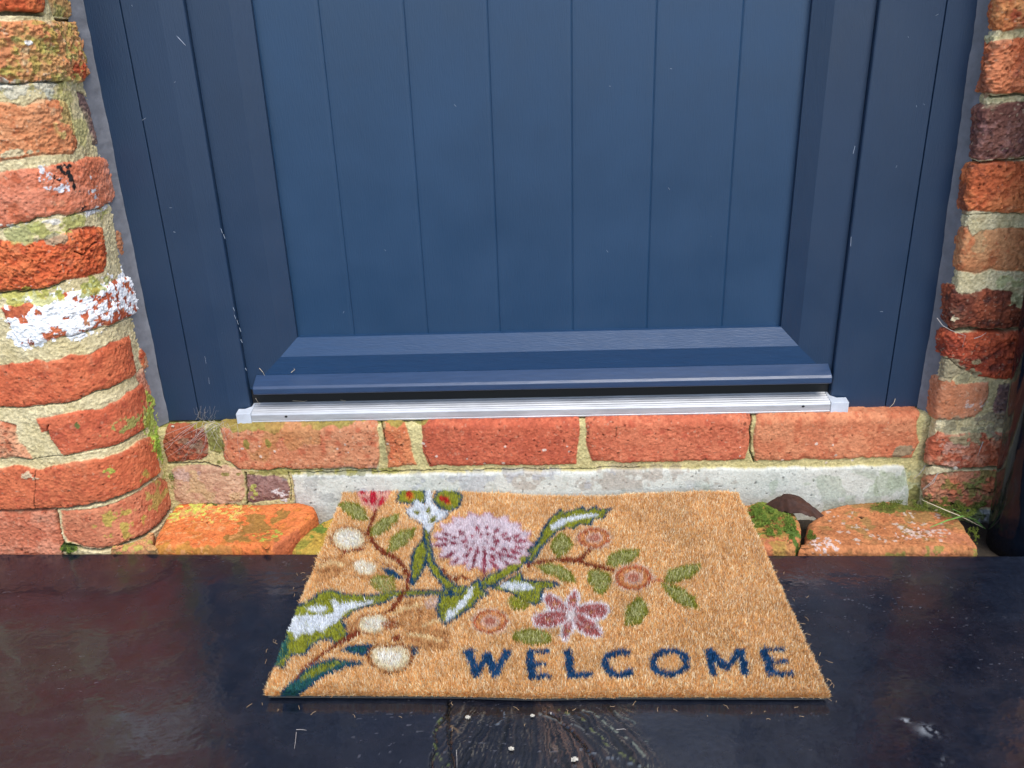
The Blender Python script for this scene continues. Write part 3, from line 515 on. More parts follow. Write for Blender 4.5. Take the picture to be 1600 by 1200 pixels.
# ------------------------------------------------------------------ door
XL,XR=-.4925,.633; ZB=.1405; ZT=2.08
door=empty('front_door',(.07,.05,ZB)); tag(door,'navy blue panelled front door in its frame with metal threshold','door')
def framep(side):
    s=1 if side<0 else -1
    xo,x1,xb,x2=(XL,-.4440,-.3950,-.3648) if side<0 else (XR,.5845,.5300,.5038)
    g=.0009
    prof=[(xo,.075),(xo,.025),(x1-s*g,.025),(x1,.0290),(x1+s*g,.0246),(xb,.0246),(x2-s*.0015,.0285),(x2,.0300),(x2,.075)]
    return prof
fr=MB()
for s in (-1,1): fr.prism(framep(s),'z',ZB,ZT)
fr.prism([(.075,2.0),(.025,2.0),(.025,ZT),(.075,ZT)],'x',-.3649,.5037)
frame=fr.build('door_frame',M_pvc,door,bevel=.0008)
# stiles and rails as nested rings
R0=(-.3642,.5032,.185,1.995); R1=(-.3105,.4515,.2363,1.93); R2=(float(hit(np.array([428.]),np.array([264.]),1,.051)[0,0]),float(hit(np.array([1245.]),np.array([256.]),1,.051)[0,0]),.2612,1.905)
def ring(a,b,ya,yb):
    V=[];F=[]
    for r,y in ((a,ya),(b,yb)): V+=[(r[0],y,r[2]),(r[1],y,r[2]),(r[1],y,r[3]),(r[0],y,r[3])]
    return V,[(0,1,5,4),(1,2,6,5),(2,3,7,6),(3,0,4,7)]
leaf=None
for seg in ('stile','rail'):
    st=MB()
    sel=[1,3] if seg=='stile' else [0,2]
    back=(R0[0],R0[1],R0[2],R0[3])
    for a,b,ya,yb in ((R0,R1,.037,.037),(R1,R2,.037,.0510),(R2,R2,.0510,.062),(R0,R0,.075,.037)):
        V,F=ring(a,b,ya,yb); st.add(V,[F[i] for i in sel])
    o=st.build('door_leaf' if seg=='stile' else 'rail',M_pvc if seg=='stile' else M_rail,leaf or door)
    if leaf is None: leaf=o; bpy.context.view_layer.update()
# fix: panel with v grooves
xs=[R2[0]-.002]
gx=[float(hit(np.array([q]),np.array([260.]),1,.059)[0,0]) for q in (524.5,649,771,894,1018.5,1145)]
for g in gx: xs+=[g-.0052,g-.0016,g,g+.0016,g+.0052]
xs.append(R2[1]+.002); ys=[.059]
for g in gx: ys+=[.059,.0593,.0604,.0593,.059]
ys.append(.059)
zs=np.linspace(.255,1.91,12); V=[(x,y,z) for x,y in zip(xs,ys) for z in zs]; F=gridF(len(xs),12)
pn=MB(); pn.add(V,[tuple(f) for f in F.tolist()]); pn.build('panel',M_pvcp,leaf)
# weather bar
wb=MB(); wb.prism([(.0375,.2075),(.0355,.2085),(.0150,.1985),(.0118,.1955),(.0118,.1868),(.0150,.1850),(.0375,.1850)],'x',-.3515,.4972)
# clipped end corners
wbo=wb.build('weather_bar',M_bar,leaf,bevel=.0012)
for v in wbo.data.vertices:
    pass
gp=MB(); gp.box(-.3640,.5030,.0400,.090,.150,.1845); gp.build('gap_shade_fill',M_black,leaf)  # black box added to paint the dark open gap under the door
# threshold
prof=[(.095,ZB+.0004),(.0105,ZB+.0004),(.0095,ZB+.0030),(.0105,ZB+.0040),(.0095,ZB+.0050),(.0095,ZB+.0135),(.0110,ZB+.0160)]
y=.0125; z=ZB+.0166
while y<.060:
    prof+=[(y,z),(y+.0016,z+.0013),(y+.0034,z+.0015),(y+.0044,z-.0002)]; y+=.0062; z+=.0007
prof+=[(.095,z)]
tb=MB(); tb.prism(prof,'x',-.3590,.4985); th=tb.build('threshold',M_alu,door,bevel=.0003); bpy.context.view_layer.update()
for x0,x1 in ((-.3815,-.3594),(.5245,.4989)):
    s=1 if x1>x0 else -1
    c=MB(); 
    lo=[(x0,.0085),(x1,.0085),(x1,.060),(x1-s*.003,.060),(x1-s*.004,.030),(x1-s*.012,.0235),(x0,.0235)]
    n=len(lo); Vv=[(p[0],p[1],ZB+.0003) for p in lo]+[(p[0],p[1],ZB+.0168+(p[1]-.0085)*.115) for p in lo]
    c.add(Vv,[(i,(i+1)%n,n+(i+1)%n,n+i) for i in range(n)]+[tuple(range(n))[::-1],tuple(range(n,2*n))]); c.build('end_cap',M_cap,th,bevel=.0006)
for px,py in ((447,651),(1255,635)):
    p=hit(np.array([float(px)]),np.array([float(py)]),1,.0094)[0]; h=MB(); n=14
    V=[(p[0]+.0019*math.cos(a*2*math.pi/n)*1.15,yy,p[2]+.0017*math.sin(a*2*math.pi/n)) for yy in (.0092,.0140) for a in range(n)]
    h.add(V,[(i,(i+1)%n,n+(i+1)%n,n+i) for i in range(n)]+[tuple(range(n))[::-1]]); h.build('screw_hole',M_black,th)
# scratches on the painted plastic
sc=MB()
def scratch(pts,y,w=.0004):
    P=[hit(np.array([float(a)]),np.array([float(b)]),1,y)[0] for a,b in pts]
    sc.tube([tuple(p) for p in P],w,4,lambda t:.3+.7*math.sin(math.pi*min(max(t,.08),.92)))
scratch([(259,38),(275,55),(290,71)],.0270,.00045)
for k in range(26):
    x=random.choice([random.uniform(205,255),random.uniform(305,350),random.uniform(1330,1400),random.uniform(1410,1470),random.uniform(430,1200),random.uniform(430,1200)]); y=random.uniform(5,500)
    x+= (y*.17 if x<360 else (-y*.12 if x>1300 else 0)); a=random.uniform(0,6.28); l=random.uniform(2,5)
    yy=.0245 if x<x+1 and (x<300+y*.0 or x>1380-y*.12) else .0368
    if 500<x<1200: yy=.0588
    if yy==.0368: continue
    if yy<.03 and not (x<250+y*.17 or x>1415-y*.12): continue
    scratch([(x,y),(x+l*math.cos(a),y+l*math.sin(a))],yy,.00028)
for pts in ([(320,557),(322,568)],[(326,590),(327,600)],[(222,188),(228,184)]): scratch(pts,.0245,.0003)
for (x,y) in [(364,480),(366,492),(374,512),(376,530),(370,500),(345,357),(349,366),(383,575)]: scratch([(x,y),(x+2.5,y+random.uniform(4,8))],.0280,.0006)
for pts in ([(1299,95),(1300,110)],[(1252,478),(1250,505)],[(1336,228),(1333,240)],[(1330,370),(1329,385)]): scratch(pts,.0280 if pts[0][0]>1310 else .0405,.0006)
sc.build('paint_scratch',M_scratch,frame)
# sealant beads
def bead(x_of_z,xf,side,seed):
    zs=np.linspace(ZB-.002,.95,420); nz=len(zs); na=9; V=[]
    w1=fbm(zs,zs*0,zs*0,.05,4,seed)*.0016; w2=fbm(zs,zs*0+3,zs*0,.07,4,seed+1)*.0030; w3=fbm(zs,zs*0+9,zs*0,.012,3,seed+2)*.0006
    for i,z in enumerate(zs):
        a=np.array([x_of_z(z)-side*.003, -.004+w1[i]*2]); b=np.array([xf(z)+side*(.0012+abs(w2[i])*.8),.0243]); c=np.array([x_of_z(z)+side*.0022,.0170])
        for k in range(na):
            t=k/(na-1); p=(1-t)**2*a+2*t*(1-t)*c+t*t*b; V.append((p[0]+side*w3[i],p[1]-abs(w3[i])*.6*math.sin(math.pi*t),z))
    return np.array(V),gridF(nz,na,flip=side>0)
V,F=bead(lambda z:-.503+.010*z,lambda z:max(-.4935,-.4985+.010*z),1,5); mesh_np('sealant',V,F,M_seal,door)
V,F=bead(lambda z:.6437-.024*z,lambda z:min(.633,.6437-.024*z-.004),-1,15); mesh_np('sealant',V,F,M_seal,door)

# ------------------------------------------------------------------ doormat
def homog(src,dst):
    A=[];b=[]
    for (x,y),(u,v) in zip(src,dst): A+=[[x,y,1,0,0,0,-u*x,-u*y],[0,0,0,x,y,1,-v*x,-v*y]]; b+=[u,v]
    h=np.linalg.solve(np.array(A,float),np.array(b,float)); return np.append(h,1).reshape(3,3)
mc_px=[(540,768),(1150,770),(1293,1081),(417,1078)]
zr,zf=.0265,.0124
Q=np.array([hit(np.array([float(x)]),np.array([float(y)]),2,z)[0] for (x,y),z in zip(mc_px,(zr,zr,zf,zf))])
MW,ML=.60,.405
HM=homog(mc_px,[(0,ML),(MW,ML),(MW,0),(0,0)])
def m_uv(p):
    p=np.asarray(p,float); q=np.concatenate([p,np.ones((len(p),1))],1)@HM.T; return q[:,:2]/q[:,2:]
def A_(pts): return [(400+x/3.2422,740+y/3.2422) for x,y in pts]
def B_(pts): return [(830+x/3.158,740+y/3.158) for x,y in pts]
def ell(cx,cy,rx,ry,rotd=0,n=28,scal=0,amp=0,sq=0):
    o=[];r=math.radians(rotd)
    for i in range(n):
        t=2*math.pi*i/n; m=1+amp*math.cos(scal*t) if scal else 1; x,y=rx*m*math.cos(t),ry*m*math.sin(t); o.append((cx+x*math.cos(r)-y*math.sin(r),cy+x*math.sin(r)+y*math.cos(r)))
    return o
def stroke(pts,w):
    """variable polygon around a polyline, in source pixels; w half width or list"""
    p=[Vector(q) for q in pts]; n=len(p); ws=w if isinstance(w,(list,tuple)) else [w]*n; L=[];R=[]
    for i in range(n):
        d=(p[min(i+1,n-1)]-p[max(i-1,0)]).normalized(); m=Vector((-d.y,d.x))*ws[i]; L.append(tuple(p[i]+m)); R.append(tuple(p[i]-m))
    return L+R[::-1]
BLUE=(26,84,122);GRN=(172,174,52);OLV=(144,146,46);LGR=(206,204,140);WHT=(244,250,255);BRN=(150,66,34);CRM=(252,240,208);TAN=(226,176,116);PNK=(236,212,214);PLM=(160,62,84);RST=(204,112,66);NVY=(20,82,130);TEAL=(46,112,104);RED_=(214,32,64);PPK=(240,176,164)
SH=[]   # (polygon px, [(min depth m, colour, density)])
def add(poly,*lay): SH.append((poly,lay))
# feathery leaf lower left
add(A_([(85,975),(112,900),(148,800),(188,720),(213,665),(240,645),(290,615),(320,588),(400,570),(450,590),(520,598),(600,598),(680,588),(760,575),(860,573),(960,575),(1010,570),(1000,602),(900,602),(800,608),(720,612),(660,642),(560,662),(500,692),(450,732),(488,780),(470,812),(400,860),(385,822),(330,838),(270,872),(262,912),(190,908),(150,968)]),(0,BLUE,1),(.0034,GRN,.95))
add(A_([(80,978),(112,900),(148,800),(188,720),(170,800),(165,900),(120,955)]),(0,TEAL,.9))
add(A_([(190,800),(165,780),(200,720),(250,700),(300,705),(350,690),(330,712),(400,680),(383,620),(405,612),(430,642),(500,640),(560,630),(612,615),(605,635),(540,658),(480,680),(445,700),(420,738),(385,755),(350,790),(312,775),(290,800),(240,790),(205,832)]),(0,WHT,.97))
add(A_(ell(318,672,55,17,-4)),(0,WHT,.97))
add(A_([(130,1098),(150,1070),(200,1030),(260,980),(330,940),(400,925),(470,932),(555,942),(548,958),(480,968),(430,988),(370,1008),(320,1038),(260,1082),(200,1112),(150,1113)]),(0,BLUE,1),(.0030,TEAL,.8))
add(A_(stroke([(225,1040),(290,1000),(360,965),(455,945)],[4,16,16,4])),(0,GRN,.9))
add(A_([(438,885),(470,858),(540,848),(600,850),(588,880),(560,910),(520,902),(470,892)]),(0,BLUE,1),(.004,TEAL,.9))
add(A_([(765,860),(850,856),(845,872),(820,880),(845,898),(800,905),(795,880)]),(0,BLUE,.9),(.003,TEAL,.9))
# cream flowers
for (cx,cy,rx,ry,r) in [(860,720,110,36,-35),(780,690,80,30,-60),(900,790,120,34,8),(930,860,80,30,0),(860,840,110,36,14),(545,745,90,38,-28),(400,455,100,34,-12),(370,500,80,28,-30),(600,505,70,24,-10),(930,700,60,40,60)]:
    add(A_(ell(cx,cy,rx,ry,r)),(0,(206,150,92),.5),(.0022,TAN,.85))
for p in ([(640,700),(700,668),(760,640),(830,632)],[(690,720),(760,690),(840,680),(880,700)],[(760,790),(850,770),(930,775),(1000,800)],[(770,820),(860,835),(940,870),(1010,880)],[(820,640),(850,690),(845,740)],[(880,790),(950,810),(1010,850)],[(330,430),(390,410),(450,420)],[(310,490),(380,470),(440,478)],[(500,500),(560,520),(620,515)],[(445,700),(480,740),(500,790)]):
    add(A_(stroke(p,4)),(0,(176,112,60),.75))
for p in ([(700,690),(770,665),(840,655)],[(780,800),(870,805),(960,835)],[(320,460),(390,440),(450,450)],[(860,760),(920,735),(980,740)]):
    add(A_(stroke(p,9)),(0,(250,224,172),.8))
add(A_(ell(610,745,100,58,-5)),(0,(170,100,56),.7),(.0022,TAN,.9),(.0045,CRM,.85),(.010,(255,250,236),.8))
add(A_(ell(700,750,50,22,0)),(0,(180,110,66),.7))
add(A_(ell(908,642,38,32)),(0,(232,206,190),.8))
add(A_([(572,905),(585,870),(620,850),(690,852),(760,850),(800,872),(812,920),(795,965),(745,998),(680,1003),(620,985),(585,950)]),(0,(150,84,44),.9),(.0020,(226,180,120),.9),(.0046,CRM,.85),(.012,(255,250,236),.8))
add(A_(ell(722,822,24,18)),(0,BRN,.9))
add(A_(ell(475,320,97,62)),(0,(160,90,50),.75),(.0026,TAN,.9),(.0040,CRM,.85),(.010,(255,250,236),.8))
add(A_(stroke([(428,412),(455,385),(510,375),(560,372)],[5,6,6,4])),(0,BRN,.9))
add(A_(ell(560,462,75,42,6)),(0,TAN,.8),(.0025,CRM,.75),(.006,(255,246,230),.7))
add(A_(stroke([(610,425),(680,450),(735,470)],4)),(0,BRN,.7))
add(A_([(645,458),(700,472),(775,515),(765,528),(700,512),(660,482)]),(0,BLUE,1))
add(A_([(585,520),(640,495),(710,505),(722,560),(712,610),(650,590),(600,555)]),(0,OLV,.75),(.004,LGR,.45))
# brown branches
add(A_(stroke([(190,1042),(260,968),(330,915),(400,862),(470,820),(535,790)],[6,8,9,10,14,16])),(0,BRN,.95))
add(A_(stroke([(618,180),(590,238),(574,290),(600,338),(650,382),(710,410),(755,450),(786,505),(778,565),(740,622),(700,670),(665,695)],[9,11,9,12,13,12,11,11,10,10,9,6])),(0,BRN,.95))
# bud top
add(A_([(510,100),(550,78),(670,76),(695,95),(650,160),(600,190),(545,155)]),(0,PPK,.75),(.004,(242,196,180),.7))
for a in [(545,95,18,13,0),(597,122,19,38,0),(650,88,22,11,-15),(642,142,13,26,25),(560,135,10,16,-30)]: add(A_(ell(*a)),(0,RED_,.95))
# leaves
for P in [A_([(418,155),(460,142),(520,148),(560,180),(577,222),(552,237),(500,227),(450,192)]),A_([(585,316),(588,270),(640,223),(737,197),(727,232),(680,277),(620,307)]),A_([(673,388),(688,320),(740,283),(822,264),(812,312),(770,352),(710,382)]),
 B_([(150,408),(108,350),(128,300),(165,273),(202,300),(222,340),(190,382)]),B_([(40,445),(100,430),(160,445),(212,468),(238,522),(180,517),(110,492),(65,466)]),B_([(300,465),(350,453),(402,488),(412,530),(367,588),(323,557),(293,510)]),
 B_([(378,432),(400,383),(460,368),(547,362),(537,402),(490,432),(420,452)]),B_([(656,517),(688,463),(760,438),(838,428),(842,462),(800,502),(740,517),(690,527)]),B_([(652,528),(700,533),(760,553),(817,598),(838,657),(780,648),(718,612),(673,572)]),B_([(550,588),(582,630),(592,680),(550,727),(478,737),(473,680),(498,630)]),B_(ell(22,792,97,42,4))]:
    add(P,(0,OLV,.97),(.0042,LGR,.55))
# vertical stem and leaf
add(A_(stroke([(868,255),(878,300),(884,380),(900,440),(940,500),(985,548),(1060,585)],[12,20,23,25,25,26,24])),(0,BLUE,.98),(.0032,GRN,.95))
add(A_([(795,552),(792,450),(805,380),(848,330),(872,300),(888,400),(872,462),(842,512),(812,552)]),(0,BLUE,1),(.0034,GRN,.95))
# tulip heads
add(A_([(712,142),(738,88),(800,78),(862,88),(884,120),(862,152),(800,154),(750,152)]),(0,BLUE,1),(.0034,GRN,.95))
add(A_([(905,130),(928,93),(990,83),(1052,98),(1064,120),(1037,172),(990,188),(950,172),(918,152)]),(0,BLUE,1),(.0034,GRN,.95))
for a,c in [((790,120,22,16,-20),(236,150,50)),((784,108,18,14,-20),(206,50,30)),((985,148,16,9,10),(236,150,50)),((967,128,28,14,20),(206,40,40))]: add(A_(ell(*a)),(0,c,.95))
add(A_([(765,180),(790,168),(815,128),(865,148),(866,80),(905,80),(908,148),(960,178),(1003,183),(970,220),(925,245),(905,280),(888,300),(852,252),(795,222),(765,192)]),(0,BLUE,.6),(.0018,WHT,.97))
for a in [(885,185,10,22,0),(905,228,22,14,-40),(826,190,18,9,0)]: add(A_(ell(*a)),(0,OLV,.9))
# right stem + serrated leaf
add(A_(stroke([(1500,290),(1456,335),(1400,395),(1330,455),(1250,505),(1180,545),(1100,575),(1000,580)],[16,20,24,26,26,26,24,18])),(0,BLUE,1),(.0032,GRN,.95))
add(B_([(-5,448),(-5,400),(40,330),(70,258),(110,198),(162,150),(175,172),(220,160),(272,137),(285,158),(335,137),(350,157),(415,148),(388,182),(373,208),(320,210),(310,242),(258,237),(225,262),(180,252),(130,290),(90,332),(50,392),(20,430)]),(0,BLUE,1),(.0034,GRN,.95))
add(B_([(108,262),(115,240),(150,213),(210,193),(280,183),(347,173),(343,190),(260,206),(200,227),(150,252),(118,268)]),(0,WHT,.97))
# lower centre leaf
add(A_([(942,722),(928,680),(942,600),(1050,590),(1118,532),(1145,505),(1162,560),(1205,598),(1150,625),(1120,662),(1060,702),(1000,742),(975,755)]),(0,BLUE,1),(.0036,GRN,.95))
add(A_([(975,725),(990,672),(1005,665),(1012,680),(1040,640),(1050,618),(1065,630),(1105,560),(1122,560),(1118,600),(1080,645),(1040,690),(990,738)]),(0,WHT,.97))
# pendant leaf right of centre
add(A_([(1160,548),(1250,548),(1300,518),(1360,480),(1372,518),(1430,525),(1490,525),(1560,545),(1520,565),(1475,572),(1468,640),(1430,655),(1370,620),(1290,585),(1220,575)]),(0,BLUE,1),(.0036,GRN,.9))
add(A_(ell(1340,556,85,22,3)),(0,WHT,.95)); add(A_(ell(1352,640,58,38,10)),(0,OLV,.85),(.004,GRN,.6))
# brown bits below the chrysanthemum
for p in ([(955,465),(985,500),(1015,525),(1060,505),(1105,532)],[(1015,500),(1040,520),(1030,540)],[(1188,458),(1180,485),(1165,520)]): add(A_(stroke(p,7)),(0,BRN,.85))
# chrysanthemum
add(A_(ell(1165,335,245,143,2,130,17,.075)),(0,(228,190,194),.95),(.0028,(244,230,234),.97))
cx,cy=1155,345
for (rr,nn,ln,wd,sq) in [(.16,7,9,6,.5),(.33,13,17,9,.5),(.55,18,27,10,.55),(.79,24,36,9.5,.58)]:
    for i in range(nn):
        t=2*math.pi*(i+.3*rr*7)/nn; x=cx+250*rr*math.cos(t); y=cy+250*rr*math.sin(t)*.56-4
        if rr>.7 and math.sin(t)<-.55: continue
        a=math.degrees(math.atan2((y-cy),(x-cx)))+random.uniform(-9,9); f=random.uniform(.65,1.2)
        if random.random()<.08: continue
        add(A_(ell(x+random.uniform(-5,5),y+random.uniform(-4,4),f*ln*(1 if math.sin(t)>-.3 else .6),wd*random.uniform(.75,1.2),a,12)),(0,PLM if random.random()<.7 else (186,96,112),.95))
# concentric round flowers
for f,cx,cy,rx,ry in ((A_,1205,735,103,72),(B_,325,305,92,60),(B_,518,502,103,70)):
    add(f(ell(cx,cy,rx,ry,0,40,9,.05)),(0,(238,214,186),.75)); add(f(ell(cx,cy,rx*.86,ry*.84,0,40)),(0,RST,.9))
    add(f(ell(cx,cy,rx*.68,ry*.66,0,40)),(0,(236,176,112),.85)); add(f(ell(cx,cy,rx*.48,ry*.46,0,30)),(0,(238,208,186),.85)); add(f(ell(cx,cy,rx*.30,ry*.28,0,30)),(0,(206,134,106),.9))
# brown twigs right
add(B_(stroke([(-5,440),(80,422),(170,412),(240,417),(300,435),(370,448),(425,468)],[6,8,10,12,10,9,7])),(0,BRN,.95)); add(B_(stroke([(245,415),(280,388),(308,362)],8)),(0,BRN,.95)); add(B_(stroke([(605,525),(635,515),(662,515)],6)),(0,RST,.8))
# star flower
c=(210,685); tips=[(238,556),(78,588),(408,655),(368,790),(182,820),(18,718)]
for T in tips:
    mx,my=(c[0]+T[0])/2,(c[1]+T[1])/2; L=math.hypot(T[0]-c[0],T[1]-c[1])/2; a=math.degrees(math.atan2(T[1]-c[1],T[0]-c[0]))
    add(B_(ell(mx,my,L*1.03,max(L*.50,36),a,24)),(0,(250,244,244),.98),(.0038,(196,112,106),.9))
for T in tips:
    add(B_(stroke([c,((c[0]*.45+T[0]*.55),(c[1]*.45+T[1]*.55))],[8,3])),(0,(232,200,196),.85))
    add(B_(ell((c[0]*.45+T[0]*.55),(c[1]*.45+T[1]*.55),16,10,0,12)),(0,(206,150,90),.7))
add(B_(ell(210,687,24,19)),(0,(240,230,226),1))
# lettering
def let(pts,w=5.6): add(stroke(pts,w),(0,NVY,.99))
W_=6.4
let([(735,1011),(753,1054)],W_); let([(751,1054),(768,1016)],5); let([(767,1016),(782,1054)],W_); let([(780,1054),(799,1013)],5)
let([(733,1013),(750,1012)],2.2); let([(792,1013),(806,1013)],2.2)
let([(833,1011),(838,1056)],W_); let([(832,1015),(865,1014)],3.6); let([(835,1034),(861,1034)],3.6); let([(838,1053),(868,1052)],3.8)
let([(893,1010),(899,1055)],W_); let([(897,1052),(932,1050)],4)
arc=lambda cx,cy,rx,ry,a,b,n=20:[(cx+rx*math.cos(math.radians(a+(b-a)*i/n)),cy+ry*math.sin(math.radians(a+(b-a)*i/n))) for i in range(n+1)]
let(arc(975.5,1033,24,18.5,-48,-325),[4.4+1.5*abs(math.cos(math.radians(-48-277*i/20))) for i in range(21)])
let(arc(1051,1032,26,18.5,0,360,30),[3.9+1.9*abs(math.cos(math.radians(12*i))) for i in range(31)])
let([(1110,1010),(1119,1053)],5.6); let([(1110,1011),(1140,1041)],6); let([(1140,1041),(1158,1010)],4.6); let([(1158,1010),(1169,1052)],W_)
let([(1194,1008),(1207,1053)],W_); let([(1193,1011),(1227,1010)],3.4); let([(1199,1031),(1234,1030)],3.4); let([(1206,1050),(1243,1049)],3.8)
# colour sampler: returns albedo for fibre roots
def design(u,v):
    n=len(u); z=u*0
    du=fbm(u,v,z,.006,2,91)*.0009; dv=fbm(u,v,z+4,.006,2,92)*.0009
    x,y=u+du*.6+rng.normal(0,.00035,n),v+dv*.6+rng.normal(0,.00035,n)
    b0,b1,b2=alb((250,202,130),1.02),alb((232,168,96),.98),alb((255,240,200),1.05)
    r=rng.random(n)[:,None]; C=b0+(b1-b0)*r; k=(rng.random(n)>.72)[:,None]; C=np.where(k,b2,C)
    big=fbm(u,v,z,.05,3,95)[:,None]; C=C*(1+.14*big)
    dk=(rng.random(n)<.06)[:,None]; C=np.where(dk,C*np.array([.55,.42,.32]),C)
    painted=np.zeros(n,bool)
    for poly,lay in SH:
        p=m_uv(poly); sel=np.where((x>p[:,0].min())&(x<p[:,0].max())&(y>p[:,1].min())&(y<p[:,1].max()))[0]
        if len(sel)==0: continue
        d=sdf(p,x[sel],y[sel])
        for (dm,col,den) in lay:
            q=sel[(d>dm)&(rng.random(len(sel))<den)]
            C[q]=alb(col,1.0)*(1+.55*(rng.random((len(q),1))-.5)); painted[q]=True
    return C,painted
def m_pos(u,v,h):
    """mat local metres -> world; gentle waves, front edge lifted a little"""
    a=u/MW; b=v/ML; P=(Q[3][None]*((1-a)*(1-b))[:,None]+Q[2][None]*(a*(1-b))[:,None]+Q[0][None]*((1-a)*b)[:,None]+Q[1][None]*(a*b)[:,None])
    # sag between front on slab and rear on bricks
    wave=.0025*np.sin(a*7.2+.8)*np.exp(-((b-1)/.22)**2)-.0042*np.exp(-((a-.62)/.16)**2)*np.exp(-((b-1)/.18)**2)+.0020*np.exp(-((a-.40)/.10)**2)*np.exp(-(b/.12)**2)
    P[:,2]+=wave+h; P[:,1]+=-.004*np.exp(-((a-.45)/.12)**2)*np.exp(-(b/.08)**2)
    return P
mat_e=empty('doormat',tuple(Q.mean(0)*[1,1,0])); tag(mat_e,'tan coir doormat with floral pattern and navy WELCOME lettering, on the dark step','doormat')
PH=.009   # pile height
# pile bed: coloured carpet surface a few mm below the tips
nu,nv=900,600; U,V=np.meshgrid(np.linspace(.001,MW-.001,nu),np.linspace(.001,ML-.001,nv),indexing='ij'); u=U.ravel();v=V.ravel()
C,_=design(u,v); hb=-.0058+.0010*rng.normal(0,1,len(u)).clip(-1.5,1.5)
P=m_pos(u,v,hb); mesh_np('pile_bed',P,gridF(nu,nv),M_fibre,mat_e,C*.5)  # print colour halved: shade between the fibres painted into the bed
# fibres
NF=400000
ne=26000; u=np.concatenate([rng.random(NF)*MW,rng.random(ne)*MW,rng.random(ne//3)*MW,np.full(ne//2,.0)+rng.random(ne//2)*.003,np.full(ne//2,MW)-rng.random(ne//2)*.003])
v=np.concatenate([rng.random(NF)*ML,rng.random(ne)*.004,ML-rng.random(ne//3)*.003,rng.random(ne//2)*ML,rng.random(ne//2)*ML]); n=len(u)
C,pt=design(u,v)
z=u*0
ax=fbm(u,v,z,.008,2,101)*.28+rng.normal(0,.15,n); ay=fbm(u,v,z,.008,2,103)*.28+rng.normal(0,.15,n)-.10
eF=np.exp(-v/.004); eB=np.exp(-(ML-v)/.004); eL_=np.exp(-u/.004); eR_=np.exp(-(MW-u)/.004); ax+=.28*(eR_-eL_); ay+=.3*eB-.8*eF
ln=PH*(.62+.5*rng.random(n))*(1+.15*fbm(u,v,z,.02,2,107)); ln=np.where(rng.random(n)<.012,ln*1.5,ln)
dirn=np.stack([ax,ay,np.ones(n)],1); dirn/=np.linalg.norm(dirn,axis=1)[:,None]
bend=np.stack([rng.normal(0,.24,n),rng.normal(0,.24,n)-.1,np.zeros(n)],1)
base=m_pos(u,v,np.full(n,-PH+.0008)); mid=base+dirn*(ln*.55)[:,None]; d2=dirn+bend; d2/=np.linalg.norm(d2,axis=1)[:,None]; tip=mid+d2*(ln*.5)[:,None]
ang=rng.random(n)*math.pi; wv=np.stack([np.cos(ang),np.sin(ang)*.6,np.sin(ang)*.15],1)*(.00034*(.6+.8*rng.random(n)))[:,None]
Vf=np.concatenate([base-wv,base+wv,mid-wv*.95,mid+wv*.95,tip-wv*.35,tip+wv*.35]).reshape(6,n,3).transpose(1,0,2).reshape(-1,3)
i6=np.arange(n)*6; Ff=np.concatenate([np.stack([i6,i6+1,i6+3,i6+2],1),np.stack([i6+2,i6+3,i6+5,i6+4],1)])
Cf=np.repeat(C,6,0)
o=mesh_np('coir_pile',Vf,Ff,M_fibre,mat_e,Cf,smooth=False)
# backing
bk=np.linspace(0,1,60); rim=[(a*MW,0) for a in bk]+[(MW,a*ML) for a in bk[1:]]+[(a*MW,ML) for a in bk[::-1][1:]]+[(0,a*ML) for a in bk[::-1][1:-1]]
rim=np.array(rim); R=[]
for h in (-.0082,-.0112): R.append(m_pos(rim[:,0],rim[:,1],np.full(len(rim),h)))
n=len(rim); cen=m_pos(np.array([MW/2]*2),np.array([ML/2]*2),np.array([-.0082,-.0112])); V=np.concatenate([R[0],R[1],cen]); ii=np.arange(n); jj=(ii+1)%n
F=[np.stack([ii,n+ii,n+jj,jj],1),np.stack([ii,jj,np.full(n,2*n)],1),np.stack([n+jj,n+ii,np.full(n,2*n+1)],1)]
mesh_np('rubber_backing',V,F,mat('dark_rubber_backing',(.05,.048,.046),.8),mat_e,smooth=False)

# ------------------------------------------------------------------ planter
def sil(px,py,yc,r):
    """x of the axis of an upright round pipe whose left outline passes through this pixel"""
    d=ray(float(px),float(py)); n=np.array([-d[1],d[0]])/math.hypot(d[0],d[1]); n=n if n[0]>0 else -n
    t=(yc-n[1]*r*-1-CPa[1])/d[1]
    for _ in range(20):
        x=CPa[0]+(yc-CPa[1])*d[0]/d[1]+r*math.hypot(d[0],d[1])/abs(d[1])
    tt=(yc-CPa[1])/d[1]; return x,CPa[2]+tt*d[2]
PR=.056; pyc=-.088
(xa,za),(xb_,zb_)=sil(1535,868,pyc,PR),sil(1600,450,pyc,PR)
pk=(xb_-xa)/(zb_-za)
pe=empty('drainpipe',(xa,pyc,-.05)); tag(pe,'glossy black drainpipe at the right edge, in front of the right brick pier','drainpipe')
def pring(z,r,n=48): return [(xa+pk*(z-za)+r*math.cos(2*math.pi*i/n),pyc+r*math.sin(2*math.pi*i/n),z) for i in range(n)]
def pbuild(name,lv):
    n=48; V=[v for z,r in lv for v in pring(z,r)]; F=[(L*n+i,L*n+(i+1)%n,(L+1)*n+(i+1)%n,(L+1)*n+i) for L in range(len(lv)-1) for i in range(n)]; F+=[tuple(range(n))[::-1],tuple(range(len(V)-n,len(V)))]
    m=MB(); m.add(V,F); return m.build(name,M_planter,pe,smooth=True)
pbuild('pipe',[(-.05,PR),(-.02,PR),(.2,PR),(.6,PR),(1.2,PR),(2.5,PR)])
pbuild('collar',[(1.199,PR+.001),(1.2,PR+.008),(1.29,PR+.008),(1.30,PR+.001)])
